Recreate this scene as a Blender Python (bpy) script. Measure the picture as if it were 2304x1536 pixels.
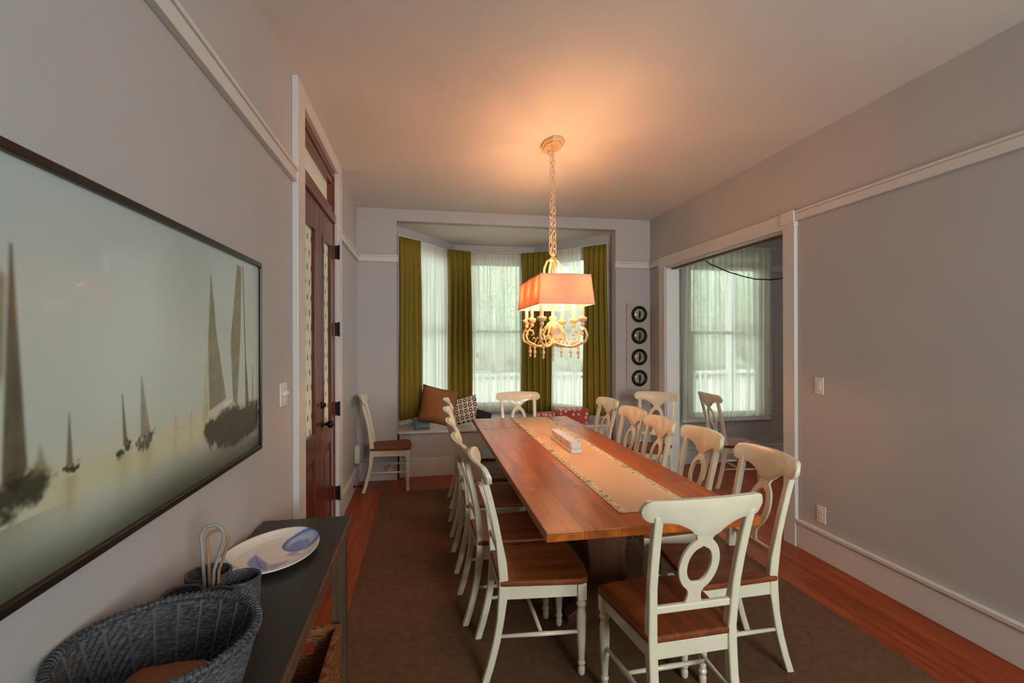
import bpy, bmesh, math, random
from mathutils import Vector, Matrix, noise as mnoise
random.seed(4)
for o in list(bpy.data.objects): bpy.data.objects.remove(o)
S = bpy.context.scene
COL = S.collection
PI = math.pi
# ------------------------------------------------------------------ camera, world, light, exposure
cd = bpy.data.cameras.new('camera'); cam = bpy.data.objects.new('camera', cd); COL.objects.link(cam)
cd.sensor_width = 36.0; cd.lens = 1084.234/2304*36.0; cd.clip_start = 0.02; cd.clip_end = 300
yaw, pitch, roll = .18283, .001045, -.00289
fw = Vector((math.sin(yaw)*math.cos(pitch), math.cos(yaw)*math.cos(pitch), math.sin(pitch)))
r0 = Vector((math.cos(yaw), -math.sin(yaw), 0)); u0 = r0.cross(fw)
rr = math.cos(roll)*r0 + math.sin(roll)*u0; uu = -math.sin(roll)*r0 + math.cos(roll)*u0
mw = Matrix((rr, uu, -fw)).transposed().to_4x4(); mw.translation = (0, 0, 1.55)
cam.matrix_world = mw
S.camera = cam
S.view_settings.view_transform = 'Standard'; S.view_settings.look = 'None'
S.view_settings.gamma = 1; S.view_settings.use_curve_mapping = False
S.view_settings.exposure = 2.05
W = bpy.data.worlds.new('sky'); S.world = W; W.use_nodes = True
bgn = W.node_tree.nodes['Background']; bgn.inputs[0].default_value = (.80, .93, 1.0, 1); bgn.inputs[1].default_value = 1.25
def light(name, kind, loc, energy, color, **kw):
    l = bpy.data.lights.new(name, kind); l.energy = energy; l.color = color
    o = bpy.data.objects.new(name, l); COL.objects.link(o); o.location = loc
    for k, v in kw.items():
        if k == 'rot': o.rotation_euler = v
        else: setattr(l, k, v)
    return o
sun = light('sun', 'SUN', (9, 4, 14), 1.3, (1, .93, .82), angle=.02, rot=(0, 0, 0))
sun.rotation_euler = Vector((.62, -.25, .9)).to_track_quat('Z', 'Y').to_euler()
# area lamp standing in for daylight from an unseen window behind the camera
light('rear_window_daylight', 'AREA', (1.75, -2.75, 1.95), 60, (.88, .93, 1.0), shape='RECTANGLE', size=1.5, size_y=1.6,
      rot=(math.radians(90), 0, 0))
light('adjoining_room_fill', 'AREA', (6.45, 3.4, 1.6), 13, (.93, .96, 1.0), shape='RECTANGLE', size=1.5, size_y=1.9,
      rot=(math.radians(90), 0, math.radians(90)))  # fill lamp added to brighten the adjoining room; no known window there
# ------------------------------------------------------------------ materials
def new_mat(name):
    m = bpy.data.materials.new(name); m.use_nodes = True
    nt = m.node_tree; return m, nt, nt.nodes['Principled BSDF']
def srgb(r, g, b):
    f = lambda c: ((c/255+.055)/1.055)**2.4 if c > 10 else c/255/12.92
    return (f(r), f(g), f(b), 1)
def mat(name, col, rough=.6, metal=0, noise=0, nscale=8, bump=0, bscale=60, spec=.5, coat=0, stretch=(1, 1, 1), col2=None):
    m, nt, p = new_mat(name); N = nt.nodes; L = nt.links
    p.inputs['Base Color'].default_value = col; p.inputs['Roughness'].default_value = rough
    p.inputs['Metallic'].default_value = metal; p.inputs['Specular IOR Level'].default_value = spec
    p.inputs['Coat Weight'].default_value = coat
    tc = N.new('ShaderNodeTexCoord'); mp = N.new('ShaderNodeMapping'); mp.inputs['Scale'].default_value = stretch
    L.new(tc.outputs['Object'], mp.inputs[0])
    if noise or col2:
        t = N.new('ShaderNodeTexNoise'); t.inputs['Scale'].default_value = nscale; t.inputs['Detail'].default_value = 5
        L.new(mp.outputs[0], t.inputs[0])
        r = N.new('ShaderNodeValToRGB')
        a = col2 or tuple(c*(1-noise) for c in col[:3])+(1,); b = col if col2 else tuple(min(1, c*(1+noise)) for c in col[:3])+(1,)
        r.color_ramp.elements[0].color = a; r.color_ramp.elements[1].color = b
        r.color_ramp.elements[0].position = .35; r.color_ramp.elements[1].position = .65
        L.new(t.outputs[0], r.inputs[0]); L.new(r.outputs[0], p.inputs['Base Color'])
    if bump:
        t2 = N.new('ShaderNodeTexNoise'); t2.inputs['Scale'].default_value = bscale; L.new(mp.outputs[0], t2.inputs[0])
        bp = N.new('ShaderNodeBump'); bp.inputs['Strength'].default_value = bump; bp.inputs['Distance'].default_value = .01
        L.new(t2.outputs[0], bp.inputs['Height']); L.new(bp.outputs[0], p.inputs['Normal'])
    return m
def wood(name, c1, c2, rough=.35, axis=1, plank=0, scale=1.0, coat=0, dark=None):
    """wood grain running along `axis`; plank = board width, 0 for none"""
    m, nt, p = new_mat(name); N = nt.nodes; L = nt.links
    tc = N.new('ShaderNodeTexCoord'); mp = N.new('ShaderNodeMapping')
    s = [9*scale]*3; s[axis] = .9*scale; mp.inputs['Scale'].default_value = s
    L.new(tc.outputs['Object'], mp.inputs[0])
    no = N.new('ShaderNodeTexNoise'); no.inputs['Scale'].default_value = 2.2; no.inputs['Detail'].default_value = 6; no.inputs['Distortion'].default_value = 1.2
    L.new(mp.outputs[0], no.inputs[0])
    r = N.new('ShaderNodeValToRGB'); r.color_ramp.elements[0].color = c2; r.color_ramp.elements[1].color = c1
    r.color_ramp.elements[0].position = .3; r.color_ramp.elements[1].position = .68
    L.new(no.outputs[0], r.inputs[0]); out = r.outputs[0]
    if plank:
        mp2 = N.new('ShaderNodeMapping'); L.new(tc.outputs['Object'], mp2.inputs[0])
        mp2.inputs['Rotation'].default_value = (0, 0, PI/2 if axis == 1 else 0)
        br = N.new('ShaderNodeTexBrick'); br.inputs['Scale'].default_value = 1
        br.inputs['Brick Width'].default_value = 1.9; br.inputs['Row Height'].default_value = plank
        br.inputs['Mortar Size'].default_value = .0016; br.inputs['Mortar Smooth'].default_value = .3
        br.inputs['Color1'].default_value = (1, 1, 1, 1); br.inputs['Color2'].default_value = (.66, .66, .66, 1); br.inputs['Mortar'].default_value = (.3, .25, .2, 1)
        L.new(mp2.outputs[0], br.inputs[0])
        mx = N.new('ShaderNodeMix'); mx.data_type = 'RGBA'; mx.blend_type = 'MULTIPLY'; mx.inputs[0].default_value = .8
        L.new(out, mx.inputs[6]); L.new(br.outputs[0], mx.inputs[7]); out = mx.outputs[2]
    L.new(out, p.inputs['Base Color']); p.inputs['Roughness'].default_value = rough; p.inputs['Coat Weight'].default_value = coat
    p.inputs['Coat Roughness'].default_value = .2
    return m
M = {}
M['wall'] = mat('wall_paint', srgb(176, 170, 166), .62, noise=.015, nscale=3, bump=.03, bscale=160)
M['ceil'] = mat('ceiling_paint', srgb(216, 208, 199), .8, noise=.015, nscale=2)
M['trim'] = mat('trim_paint', srgb(205, 198, 190), .38, noise=.01, nscale=5)
M['chair'] = mat('chair_paint', srgb(216, 204, 176), .28, noise=.03, nscale=14, coat=.3)
M['seat'] = wood('seat_wood', srgb(134, 66, 26), srgb(92, 40, 14), .5, 1)
M['seat'].node_tree.nodes['Principled BSDF'].inputs['Specular IOR Level'].default_value = .28
M['floor'] = wood('floor_boards', srgb(176, 76, 26), srgb(128, 46, 12), .38, 1, plank=.083)
M['table'] = wood('table_wood', srgb(196, 106, 34), srgb(152, 72, 20), .36, 1, plank=.167, scale=.8, coat=.1)
for k_ in ('floor', 'table', 'sidetop_'):
    if k_ in M: M[k_].node_tree.nodes['Principled BSDF'].inputs['Specular IOR Level'].default_value = .3
M['tableleg'] = wood('table_base_wood', srgb(96, 48, 22), srgb(60, 28, 12), .45, 2)
M['door'] = wood('door_mahogany', srgb(120, 50, 26), srgb(70, 24, 10), .28, 2, coat=.3)
M['iron'] = mat('black_iron', srgb(28, 24, 22), .45, .6, noise=.1)
M['sidetop'] = wood('espresso_top', srgb(46, 38, 32), srgb(34, 28, 24), .32, 1, scale=.8, coat=0)
M['sidetop'].node_tree.nodes['Principled BSDF'].inputs['Specular IOR Level'].default_value = .3
M['sideedge'] = wood('sideboard_edge', srgb(112, 74, 48), srgb(78, 48, 30), .5, 1)
M['sideleg'] = wood('sideboard_leg', srgb(96, 72, 50), srgb(66, 48, 32), .5, 2)
M['rug'] = mat('rug_pile', srgb(114, 82, 60), .95, col2=srgb(100, 71, 51), nscale=30, bump=.5, bscale=260, spec=.1)
M['green'] = mat('green_curtain', srgb(132, 110, 36), .75, noise=.06, nscale=40, spec=.2)
M['brown'] = mat('brown_suede', srgb(140, 88, 52), .85, noise=.08, nscale=12, bump=.1, spec=.15)
M['navy'] = mat('black_cloth', srgb(30, 28, 34), .8, noise=.1)
M['grayblue'] = mat('grey_blue_cloth', srgb(112, 122, 132), .8, noise=.08)
M['bench'] = mat('bench_cushion', srgb(190, 182, 176), .8, noise=.03)
M['plastic'] = mat('white_plastic', srgb(216, 208, 196), .35)
M['ceramic'] = mat('white_ceramic', srgb(222, 214, 204), .15, coat=.5)
M['wax'] = mat('candle_wax', srgb(236, 226, 206), .5)
M['chand'] = mat('distressed_cream', srgb(206, 170, 128), .5, noise=.1, nscale=50, bump=.1)
M['liner'] = mat('shade_liner', srgb(246, 240, 228), .8)
M['wicker_int'] = mat('bowl_fabric', srgb(160, 98, 60), .8, noise=.08, nscale=20)
M['frame'] = mat('bronze_frame', srgb(44, 34, 26), .3, .5, noise=.15)
M['concrete'] = mat('sunlit_paving', srgb(176, 172, 164), .9, noise=.08, nscale=1.5)
M['hedge'] = mat('hedge_leaves', srgb(190, 198, 172), .8, col2=srgb(140, 152, 122), nscale=6, bump=.6, bscale=14)
M['housewall'] = mat('pale_house_wall', srgb(214, 212, 200), .8, noise=.04)
M['porch'] = mat('porch_paint', srgb(226, 226, 220), .6, noise=.02)
M['portpic'] = mat('porthole_picture', srgb(176, 166, 146), .12, col2=srgb(120, 110, 94), nscale=16, coat=1)
M['panel'] = mat('beige_panel', srgb(176, 162, 146), .6, noise=.03)
M['mirror'] = mat('mirror_glass', (.55, .53, .5, 1), .1, 1)
M['handle'] = mat('leather_handle', srgb(150, 140, 132), .6, noise=.12, nscale=20)
M['handle2'] = mat('tan_leather', srgb(156, 116, 78), .6, noise=.12, nscale=20)

def mat_lampshade():
    m, nt, p = new_mat('lamp_shade_linen'); N = nt.nodes; L = nt.links
    out = N['Material Output']; d = N.new('ShaderNodeBsdfDiffuse'); t = N.new('ShaderNodeBsdfTranslucent')
    d.inputs[0].default_value = srgb(226, 180, 160); t.inputs[0].default_value = (.75, .42, .28, 1)
    mx = N.new('ShaderNodeMixShader'); mx.inputs[0].default_value = .35
    wv = N.new('ShaderNodeTexNoise'); wv.inputs['Scale'].default_value = 220
    bp = N.new('ShaderNodeBump'); bp.inputs['Strength'].default_value = .15; L.new(wv.outputs[0], bp.inputs['Height']); L.new(bp.outputs[0], d.inputs['Normal'])
    L.new(d.outputs[0], mx.inputs[1]); L.new(t.outputs[0], mx.inputs[2]); L.new(mx.outputs[0], out.inputs[0]); N.remove(p)
    return m
M['shade'] = mat_lampshade()
def mat_sheer(name, c, op):
    m, nt, p = new_mat(name); N = nt.nodes; L = nt.links; out = N['Material Output']
    d = N.new('ShaderNodeBsdfDiffuse'); d.inputs[0].default_value = c
    t = N.new('ShaderNodeBsdfTranslucent'); t.inputs[0].default_value = c
    tr = N.new('ShaderNodeBsdfTransparent'); tr.inputs[0].default_value = (1, 1, .97, 1)
    a = N.new('ShaderNodeMixShader'); a.inputs[0].default_value = .55; L.new(d.outputs[0], a.inputs[1]); L.new(t.outputs[0], a.inputs[2])
    b = N.new('ShaderNodeMixShader')
    tc = N.new('ShaderNodeTexCoord'); mp = N.new('ShaderNodeMapping'); mp.inputs['Scale'].default_value = (30, 30, .4); L.new(tc.outputs['Object'], mp.inputs[0])
    no = N.new('ShaderNodeTexNoise'); no.inputs['Scale'].default_value = 1; L.new(mp.outputs[0], no.inputs[0])
    mr = N.new('ShaderNodeMapRange'); mr.inputs[1].default_value = .3; mr.inputs[2].default_value = .7; mr.inputs[3].default_value = op-.2; mr.inputs[4].default_value = min(1, op+.16)
    L.new(no.outputs[0], mr.inputs[0]); L.new(mr.outputs[0], b.inputs[0])
    L.new(tr.outputs[0], b.inputs[1]); L.new(a.outputs[0], b.inputs[2]); L.new(b.outputs[0], out.inputs[0]); N.remove(p)
    return m
M['sheer'] = mat_sheer('sheer_voile', srgb(242, 240, 226), .82)
def mat_glass():
    m, nt, p = new_mat('window_glass'); N = nt.nodes; L = nt.links; out = N['Material Output']
    g = N.new('ShaderNodeBsdfGlossy'); g.inputs['Roughness'].default_value = .02
    tr = N.new('ShaderNodeBsdfTransparent'); tr.inputs[0].default_value = (.94, .97, .95, 1)
    f = N.new('ShaderNodeFresnel'); f.inputs[0].default_value = 1.45
    b = N.new('ShaderNodeMixShader'); L.new(f.outputs[0], b.inputs[0]); L.new(tr.outputs[0], b.inputs[1]); L.new(g.outputs[0], b.inputs[2])
    L.new(b.outputs[0], out.inputs[0]); N.remove(p); return m
M['glass'] = mat_glass()
def mat_leafglass():
    """frosted pane with a printed repeat of small leaf sprigs (pane lies in the YZ plane)"""
    m, nt, p = new_mat('leaf_print_glass'); N = nt.nodes; L = nt.links; out = N['Material Output']
    tc = N.new('ShaderNodeTexCoord'); sp = N.new('ShaderNodeSeparateXYZ'); L.new(tc.outputs['Object'], sp.inputs[0])
    def mth(op, a, b=None, c=None):
        n = N.new('ShaderNodeMath'); n.operation = op
        for i, x in enumerate((a, b, c)):
            if x is None: continue
            if isinstance(x, (int, float)): n.inputs[i].default_value = x
            else: L.new(x, n.inputs[i])
        return n.outputs[0]
    row = mth('FLOOR', mth('MULTIPLY', sp.outputs[2], 1/.1))
    off = mth('MULTIPLY', mth('MODULO', row, 2), .5)
    u = mth('SUBTRACT', mth('FRACT', mth('ADD', mth('MULTIPLY', sp.outputs[1], 1/.11), off)), .5)
    v = mth('SUBTRACT', mth('FRACT', mth('MULTIPLY', sp.outputs[2], 1/.1)), .5)
    no = N.new('ShaderNodeTexNoise'); no.inputs['Scale'].default_value = 90; L.new(tc.outputs['Object'], no.inputs[0])
    r2 = mth('ADD', mth('MULTIPLY', mth('MULTIPLY', u, u), 14), mth('MULTIPLY', mth('MULTIPLY', v, v), 7))
    r3 = mth('ADD', r2, mth('MULTIPLY', no.outputs[0], .9))
    k = mth('LESS_THAN', r3, .8)
    mx = N.new('ShaderNodeMix'); mx.data_type = 'RGBA'; mx.inputs[6].default_value = srgb(214, 216, 196); mx.inputs[7].default_value = srgb(128, 136, 108)
    L.new(k, mx.inputs[0])
    d = N.new('ShaderNodeBsdfDiffuse'); t = N.new('ShaderNodeBsdfTranslucent'); L.new(mx.outputs[2], d.inputs[0]); L.new(mx.outputs[2], t.inputs[0])
    a = N.new('ShaderNodeMixShader'); a.inputs[0].default_value = .17; L.new(d.outputs[0], a.inputs[1]); L.new(t.outputs[0], a.inputs[2])
    L.new(a.outputs[0], out.inputs[0]); N.remove(p); return m
M['leafglass'] = mat_leafglass()
def mat_runner():
    """linen runner with a floral print band along both long edges (object x = across)"""
    m, nt, p = new_mat('table_runner_print'); N = nt.nodes; L = nt.links
    tc = N.new('ShaderNodeTexCoord'); sp = N.new('ShaderNodeSeparateXYZ'); L.new(tc.outputs['Object'], sp.inputs[0])
    ab = N.new('ShaderNodeMath'); ab.operation = 'ABSOLUTE'; L.new(sp.outputs[0], ab.inputs[0])
    gt = N.new('ShaderNodeMath'); gt.operation = 'GREATER_THAN'; gt.inputs[1].default_value = .150; L.new(ab.outputs[0], gt.inputs[0])
    vo = N.new('ShaderNodeTexVoronoi'); vo.inputs['Scale'].default_value = 22; L.new(tc.outputs['Object'], vo.inputs[0])
    no = N.new('ShaderNodeTexNoise'); no.inputs['Scale'].default_value = 16; no.inputs['Detail'].default_value = 2; L.new(tc.outputs['Object'], no.inputs[0])
    r = N.new('ShaderNodeValToRGB'); r.color_ramp.interpolation = 'CONSTANT'
    els = [(0, srgb(232, 222, 190)), (.34, srgb(150, 152, 84)), (.42, srgb(226, 214, 180)), (.5, srgb(188, 184, 134)), (.56, srgb(220, 194, 136)), (.6, srgb(228, 216, 184)), (.70, srgb(150, 154, 158))]
    while len(r.color_ramp.elements) < len(els): r.color_ramp.elements.new(.5)
    for e, (q, c) in zip(r.color_ramp.elements, els): e.position = q; e.color = c
    mm = N.new('ShaderNodeMath'); mm.operation = 'MULTIPLY_ADD'; mm.inputs[1].default_value = .35; L.new(vo.outputs['Distance'], mm.inputs[0]); L.new(no.outputs[0], mm.inputs[2])
    sb = N.new('ShaderNodeMath'); sb.operation = 'SUBTRACT'; sb.inputs[1].default_value = .08; L.new(mm.outputs[0], sb.inputs[0])
    L.new(sb.outputs[0], r.inputs[0])
    mx = N.new('ShaderNodeMix'); mx.data_type = 'RGBA'; mx.inputs[6].default_value = srgb(214, 182, 150); L.new(gt.outputs[0], mx.inputs[0]); L.new(r.outputs[0], mx.inputs[7])
    L.new(mx.outputs[2], p.inputs['Base Color']); p.inputs['Roughness'].default_value = .85; p.inputs['Specular IOR Level'].default_value = .15
    return m
M['runner'] = mat_runner()
def mat_weave(name, c1, c2, su=1, sv=1, bump=.8):
    m, nt, p = new_mat(name); N = nt.nodes; L = nt.links
    tc = N.new('ShaderNodeTexCoord'); mp = N.new('ShaderNodeMapping'); mp.inputs['Scale'].default_value = (su, su, sv); L.new(tc.outputs['Object'], mp.inputs[0])
    no = N.new('ShaderNodeTexNoise'); no.inputs['Scale'].default_value = 5; no.inputs['Detail'].default_value = 4; L.new(mp.outputs[0], no.inputs[0])
    r = N.new('ShaderNodeValToRGB'); r.color_ramp.elements[0].color = c1; r.color_ramp.elements[1].color = c2
    r.color_ramp.elements[0].position = .42; r.color_ramp.elements[1].position = .62; L.new(no.outputs[0], r.inputs[0]); L.new(r.outputs[0], p.inputs['Base Color'])
    bp = N.new('ShaderNodeBump'); bp.inputs['Strength'].default_value = bump; bp.inputs['Distance'].default_value = .004; L.new(no.outputs[0], bp.inputs['Height']); L.new(bp.outputs[0], p.inputs['Normal'])
    p.inputs['Roughness'].default_value = .6; return m
M['basket'] = mat_weave('grey_washed_wicker', srgb(48, 46, 47), srgb(84, 83, 86), 14, 60)
M['wickerb'] = mat_weave('brown_wicker', srgb(96, 50, 20), srgb(168, 102, 50), 10, 45)
def mat_dots():
    m, nt, p = new_mat('red_dotted_paper'); N = nt.nodes; L = nt.links
    tc = N.new('ShaderNodeTexCoord'); vo = N.new('ShaderNodeTexVoronoi'); vo.inputs['Scale'].default_value = 19; vo.inputs['Randomness'].default_value = .45
    L.new(tc.outputs['Object'], vo.inputs[0])
    r = N.new('ShaderNodeValToRGB'); r.color_ramp.interpolation = 'CONSTANT'
    r.color_ramp.elements[0].color = srgb(232, 180, 150); r.color_ramp.elements[1].color = srgb(176, 46, 22); r.color_ramp.elements[1].position = .40
    L.new(vo.outputs['Distance'], r.inputs[0]); L.new(r.outputs[0], p.inputs['Base Color']); p.inputs['Roughness'].default_value = .5; return m
M['dots'] = mat_dots()
def mat_bw():
    """rows of small black loop motifs on a cream cushion cover"""
    m, nt, p = new_mat('black_motif_cotton'); N = nt.nodes; L = nt.links
    tc = N.new('ShaderNodeTexCoord'); sp = N.new('ShaderNodeSeparateXYZ'); L.new(tc.outputs['Object'], sp.inputs[0])
    def mth(op, a, b=None):
        n = N.new('ShaderNodeMath'); n.operation = op
        for i, x in enumerate((a, b)):
            if x is None: continue
            if isinstance(x, (int, float)): n.inputs[i].default_value = x
            else: L.new(x, n.inputs[i])
        return n.outputs[0]
    u = mth('SUBTRACT', mth('FRACT', mth('MULTIPLY', sp.outputs[0], 1/.058)), .5)
    v = mth('SUBTRACT', mth('FRACT', mth('MULTIPLY', sp.outputs[1], 1/.07)), .5)
    d = mth('SQRT', mth('ADD', mth('MULTIPLY', u, u), mth('MULTIPLY', mth('MULTIPLY', v, v), .8)))
    k = mth('LESS_THAN', mth('ABSOLUTE', mth('SUBTRACT', d, .27)), .09)
    mx = N.new('ShaderNodeMix'); mx.data_type = 'RGBA'; L.new(k, mx.inputs[0]); mx.inputs[6].default_value = srgb(214, 196, 172); mx.inputs[7].default_value = srgb(30, 24, 22)
    L.new(mx.outputs[2], p.inputs['Base Color']); p.inputs['Roughness'].default_value = .8; return m
M['bw'] = mat_bw()
def mat_vcol(name, rough, coat=0):
    m, nt, p = new_mat(name); N = nt.nodes; a = N.new('ShaderNodeVertexColor'); a.layer_name = 'paint'
    nt.links.new(a.outputs[0], p.inputs['Base Color']); p.inputs['Roughness'].default_value = rough; p.inputs['Coat Weight'].default_value = coat; return m
M['painting'] = mat_vcol('sailboat_painting', .4, .15)
M['plate'] = mat_vcol('painted_glaze', .12, .5)
def mat_bulb():
    m, nt, p = new_mat('lit_bulb'); p.inputs['Base Color'].default_value = (1, .8, .5, 1)
    p.inputs['Emission Color'].default_value = (1, .62, .30, 1); p.inputs['Emission Strength'].default_value = 6; return m
M['bulb'] = mat_bulb()
# ------------------------------------------------------------------ mesh helpers
class MB:
    def __init__(s): s.v = []; s.f = []
    def add(s, v, f, T=None):
        n = len(s.v)
        for p in v:
            p = Vector(p); s.v.append(T @ p if T is not None else p)
        s.f += [tuple(i+n for i in q) for q in f]; return s
    def box(s, x0, x1, y0, y1, z0, z1, T=None):
        v = [(x, y, z) for z in (z0, z1) for y in (y0, y1) for x in (x0, x1)]
        return s.add(v, [(0, 2, 3, 1), (4, 5, 7, 6), (0, 1, 5, 4), (2, 6, 7, 3), (0, 4, 6, 2), (1, 3, 7, 5)], T)
    def prism(s, pts, z0, z1, T=None):
        n = len(pts); v = [(p[0], p[1], z0) for p in pts]+[(p[0], p[1], z1) for p in pts]
        return s.add(v, [tuple(range(n-1, -1, -1)), tuple(range(n, 2*n))]+[(i, (i+1) % n, (i+1) % n+n, i+n) for i in range(n)], T)
    def loft(s, rings, cap=True, closed=False, T=None):
        n = len(rings[0]); v = [p for r in rings for p in r]; f = []
        R_ = len(rings)
        for k in range(R_ if closed else R_-1):
            a = k*n; b = ((k+1) % R_)*n
            f += [(a+i, a+(i+1) % n, b+(i+1) % n, b+i) for i in range(n)]
        if cap and not closed: f += [tuple(range(n-1, -1, -1)), tuple(range((R_-1)*n, R_*n))]
        return s.add(v, f, T)
    def lathe(s, prof, n=20, c=(0, 0, 0), sx=1, sy=1, T=None):
        rings = [[(c[0]+r*sx*math.cos(2*PI*i/n), c[1]+r*sy*math.sin(2*PI*i/n), c[2]+z) for i in range(n)] for r, z in prof]
        return s.loft(rings, T=T)
    def tube(s, pts, r, n=8, closed=False, T=None):
        pts = [Vector(p) for p in pts]; rings = []; m = len(pts); up = None
        for i, p in enumerate(pts):
            a = pts[(i-1) % m] if (i or closed) else p; b = pts[(i+1) % m] if (i < m-1 or closed) else p
            t = (b-a).normalized()
            if up is None:
                up = Vector((0, 0, 1)) if abs(t.z) < .9 else Vector((1, 0, 0))
            side = t.cross(up).normalized(); up = side.cross(t).normalized()
            rad = r[i] if isinstance(r, (list, tuple)) else r
            rings.append([p+rad*(math.cos(2*PI*k/n)*side+math.sin(2*PI*k/n)*up) for k in range(n)])
        return s.loft(rings, closed=closed, T=T)
    def sweep(s, pts, w, d, T=None):
        """rectangular bar through pts in the local YZ plane; w across x, d list of depths (in the plane)"""
        rings = []; m = len(pts)
        for i, p in enumerate(pts):
            a = Vector(pts[max(0, i-1)]); b = Vector(pts[min(m-1, i+1)]); t = (b-a).normalized(); nrm = Vector((1, 0, 0)).cross(t).normalized()
            dd = d[i] if isinstance(d, (list, tuple)) else d; ww = w[i] if isinstance(w, (list, tuple)) else w
            P = Vector(p); X = Vector((1, 0, 0))
            rings.append([P-X*ww/2-nrm*dd/2, P+X*ww/2-nrm*dd/2, P+X*ww/2+nrm*dd/2, P-X*ww/2+nrm*dd/2])
        return s.loft(rings, T=T)
ORG = {}
def build(name, mb, m, parent=None, bevel=0, smooth=False, solid=0, sub=0, seg=2, local=False):
    me = bpy.data.meshes.new(name)
    org = Vector((0, 0, 0))
    if parent is not None and not local: org = ORG.get(parent.name, Vector((0, 0, 0)))
    me.from_pydata([tuple(p-org) for p in mb.v], [], mb.f); me.validate()
    bm = bmesh.new(); bm.from_mesh(me); bmesh.ops.recalc_face_normals(bm, faces=bm.faces); bm.to_mesh(me); bm.free()
    me.materials.append(m)
    o = bpy.data.objects.new(name, me); COL.objects.link(o)
    if parent is not None: o.parent = parent; ORG[o.name] = org
    if smooth:
        for p in me.polygons: p.use_smooth = True
    if solid: q = o.modifiers.new('solid', 'SOLIDIFY'); q.thickness = solid; q.offset = 0
    if bevel: q = o.modifiers.new('bevel', 'BEVEL'); q.width = bevel; q.segments = seg; q.limit_method = 'ANGLE'; q.angle_limit = .6
    if sub: q = o.modifiers.new('sub', 'SUBSURF'); q.levels = sub; q.render_levels = sub
    return o
def tag(o, label, cat, group=None, kind=None):
    o['label'] = label; o['category'] = cat
    if group: o['group'] = group
    if kind: o['kind'] = kind
    return o
def thing(name, loc, label, cat, group=None, rz=0):
    o = bpy.data.objects.new(name, None); o.empty_display_size = .05; COL.objects.link(o); o.location = loc; o.rotation_euler = (0, 0, rz)
    ORG[o.name] = Vector(loc); return tag(o, label, cat, group)
def struct(name, mb, m, parent=None, **k):
    o = build(name, mb, m, parent, **k)
    if parent is None: o['kind'] = 'structure'
    return o
def copy_tree(o, loc, rz, label, group=None):
    def cp(x, par):
        c = x.copy(); COL.objects.link(c); c.parent = par
        for ch in list(x.children): cp(ch, c)
        return c
    c = cp(o, None); c.location = loc; c.rotation_euler = (0, 0, rz); c['label'] = label
    if group: c['group'] = group
    return c
B = lambda *a: MB().box(*a)
# ------------------------------------------------------------------ room shell
XL, XR, YF, YB, ZC = -.722, 2.789, 5.595, -2.3, 3.058
RZ0, RZ1 = 2.455, 2.531            # picture rail
DY0, DY1 = 3.055, 4.215            # door opening
OY0, OY1, OZ = 3.31, 5.18, 2.415   # opening in right wall
XA = 6.0                            # far side of the adjoining room
WT = .14
struct('floor', B(XL-.2, XA+.2, YB-.2, 6.95, -.06, 0), M['floor'])
struct('ceiling', B(XL-.2, XA+.2, YB-.2, YF+.12, ZC, ZC+.12), M['ceil'])
wl = MB()
wl.box(XL-WT, XL, YB, DY0, 0, ZC); wl.box(XL-WT, XL, DY1, YF, 0, ZC); wl.box(XL-WT, XL, DY0, DY1, 2.955, ZC)
struct('wall_left', wl, M['wall'])
wr = MB()
wr.box(XR, XR+WT, YB, OY0, 0, ZC); wr.box(XR, XR+WT, OY1, YF, 0, ZC); wr.box(XR, XR+WT, OY0, OY1, OZ, ZC)
struct('wall_right', wr, M['wall'])
BX0, BX1, BZ = -.29, 2.333, 2.925   # bay opening
wf = MB()
wf.box(XL-WT, BX0, YF, YF+.12, 0, ZC); wf.box(BX1, XR+WT, YF, YF+.12, 0, ZC); wf.box(BX0, BX1, YF, YF+.12, BZ, ZC)
struct('wall_far', wf, M['wall'])
# rear wall with a tall window behind the camera
rw = MB(); rx0, rx1, rz0, rz1 = 1.0, 2.5, 1.1, 2.75
rw.box(XL-WT, rx0, YB-.14, YB, 0, ZC); rw.box(rx1, XR+WT, YB-.14, YB, 0, ZC); rw.box(rx0, rx1, YB-.14, YB, 0, rz0); rw.box(rx0, rx1, YB-.14, YB, rz1, ZC)
struct('wall_back', rw, M['wall'])
# adjoining room
AX0, AX1, AZ0, AZ1 = 3.30, 4.36, .56, 2.62
wa = MB(); wa.box(XR+WT, AX0, YF, YF+.12, 0, ZC); wa.box(AX1, XA+.12, YF, YF+.12, 0, ZC); wa.box(AX0, AX1, YF, YF+.12, 0, AZ0); wa.box(AX0, AX1, YF, YF+.12, AZ1, ZC)
struct('wall_adjoining_far', wa, M['wall'])
wq = MB(); wq.box(XA, XA+.12, 1.08, 2.6, 0, ZC); wq.box(XA, XA+.12, 4.2, YF+.12, 0, ZC); wq.box(XA, XA+.12, 2.6, 4.2, 0, .6); wq.box(XA, XA+.12, 2.6, 4.2, 2.6, ZC)
struct('wall_adjoining_right', wq, M['wall'])
struct('wall_adjoining_near', B(XR+WT, XA, 1.08, 1.2, 0, ZC), M['wall'])
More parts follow.
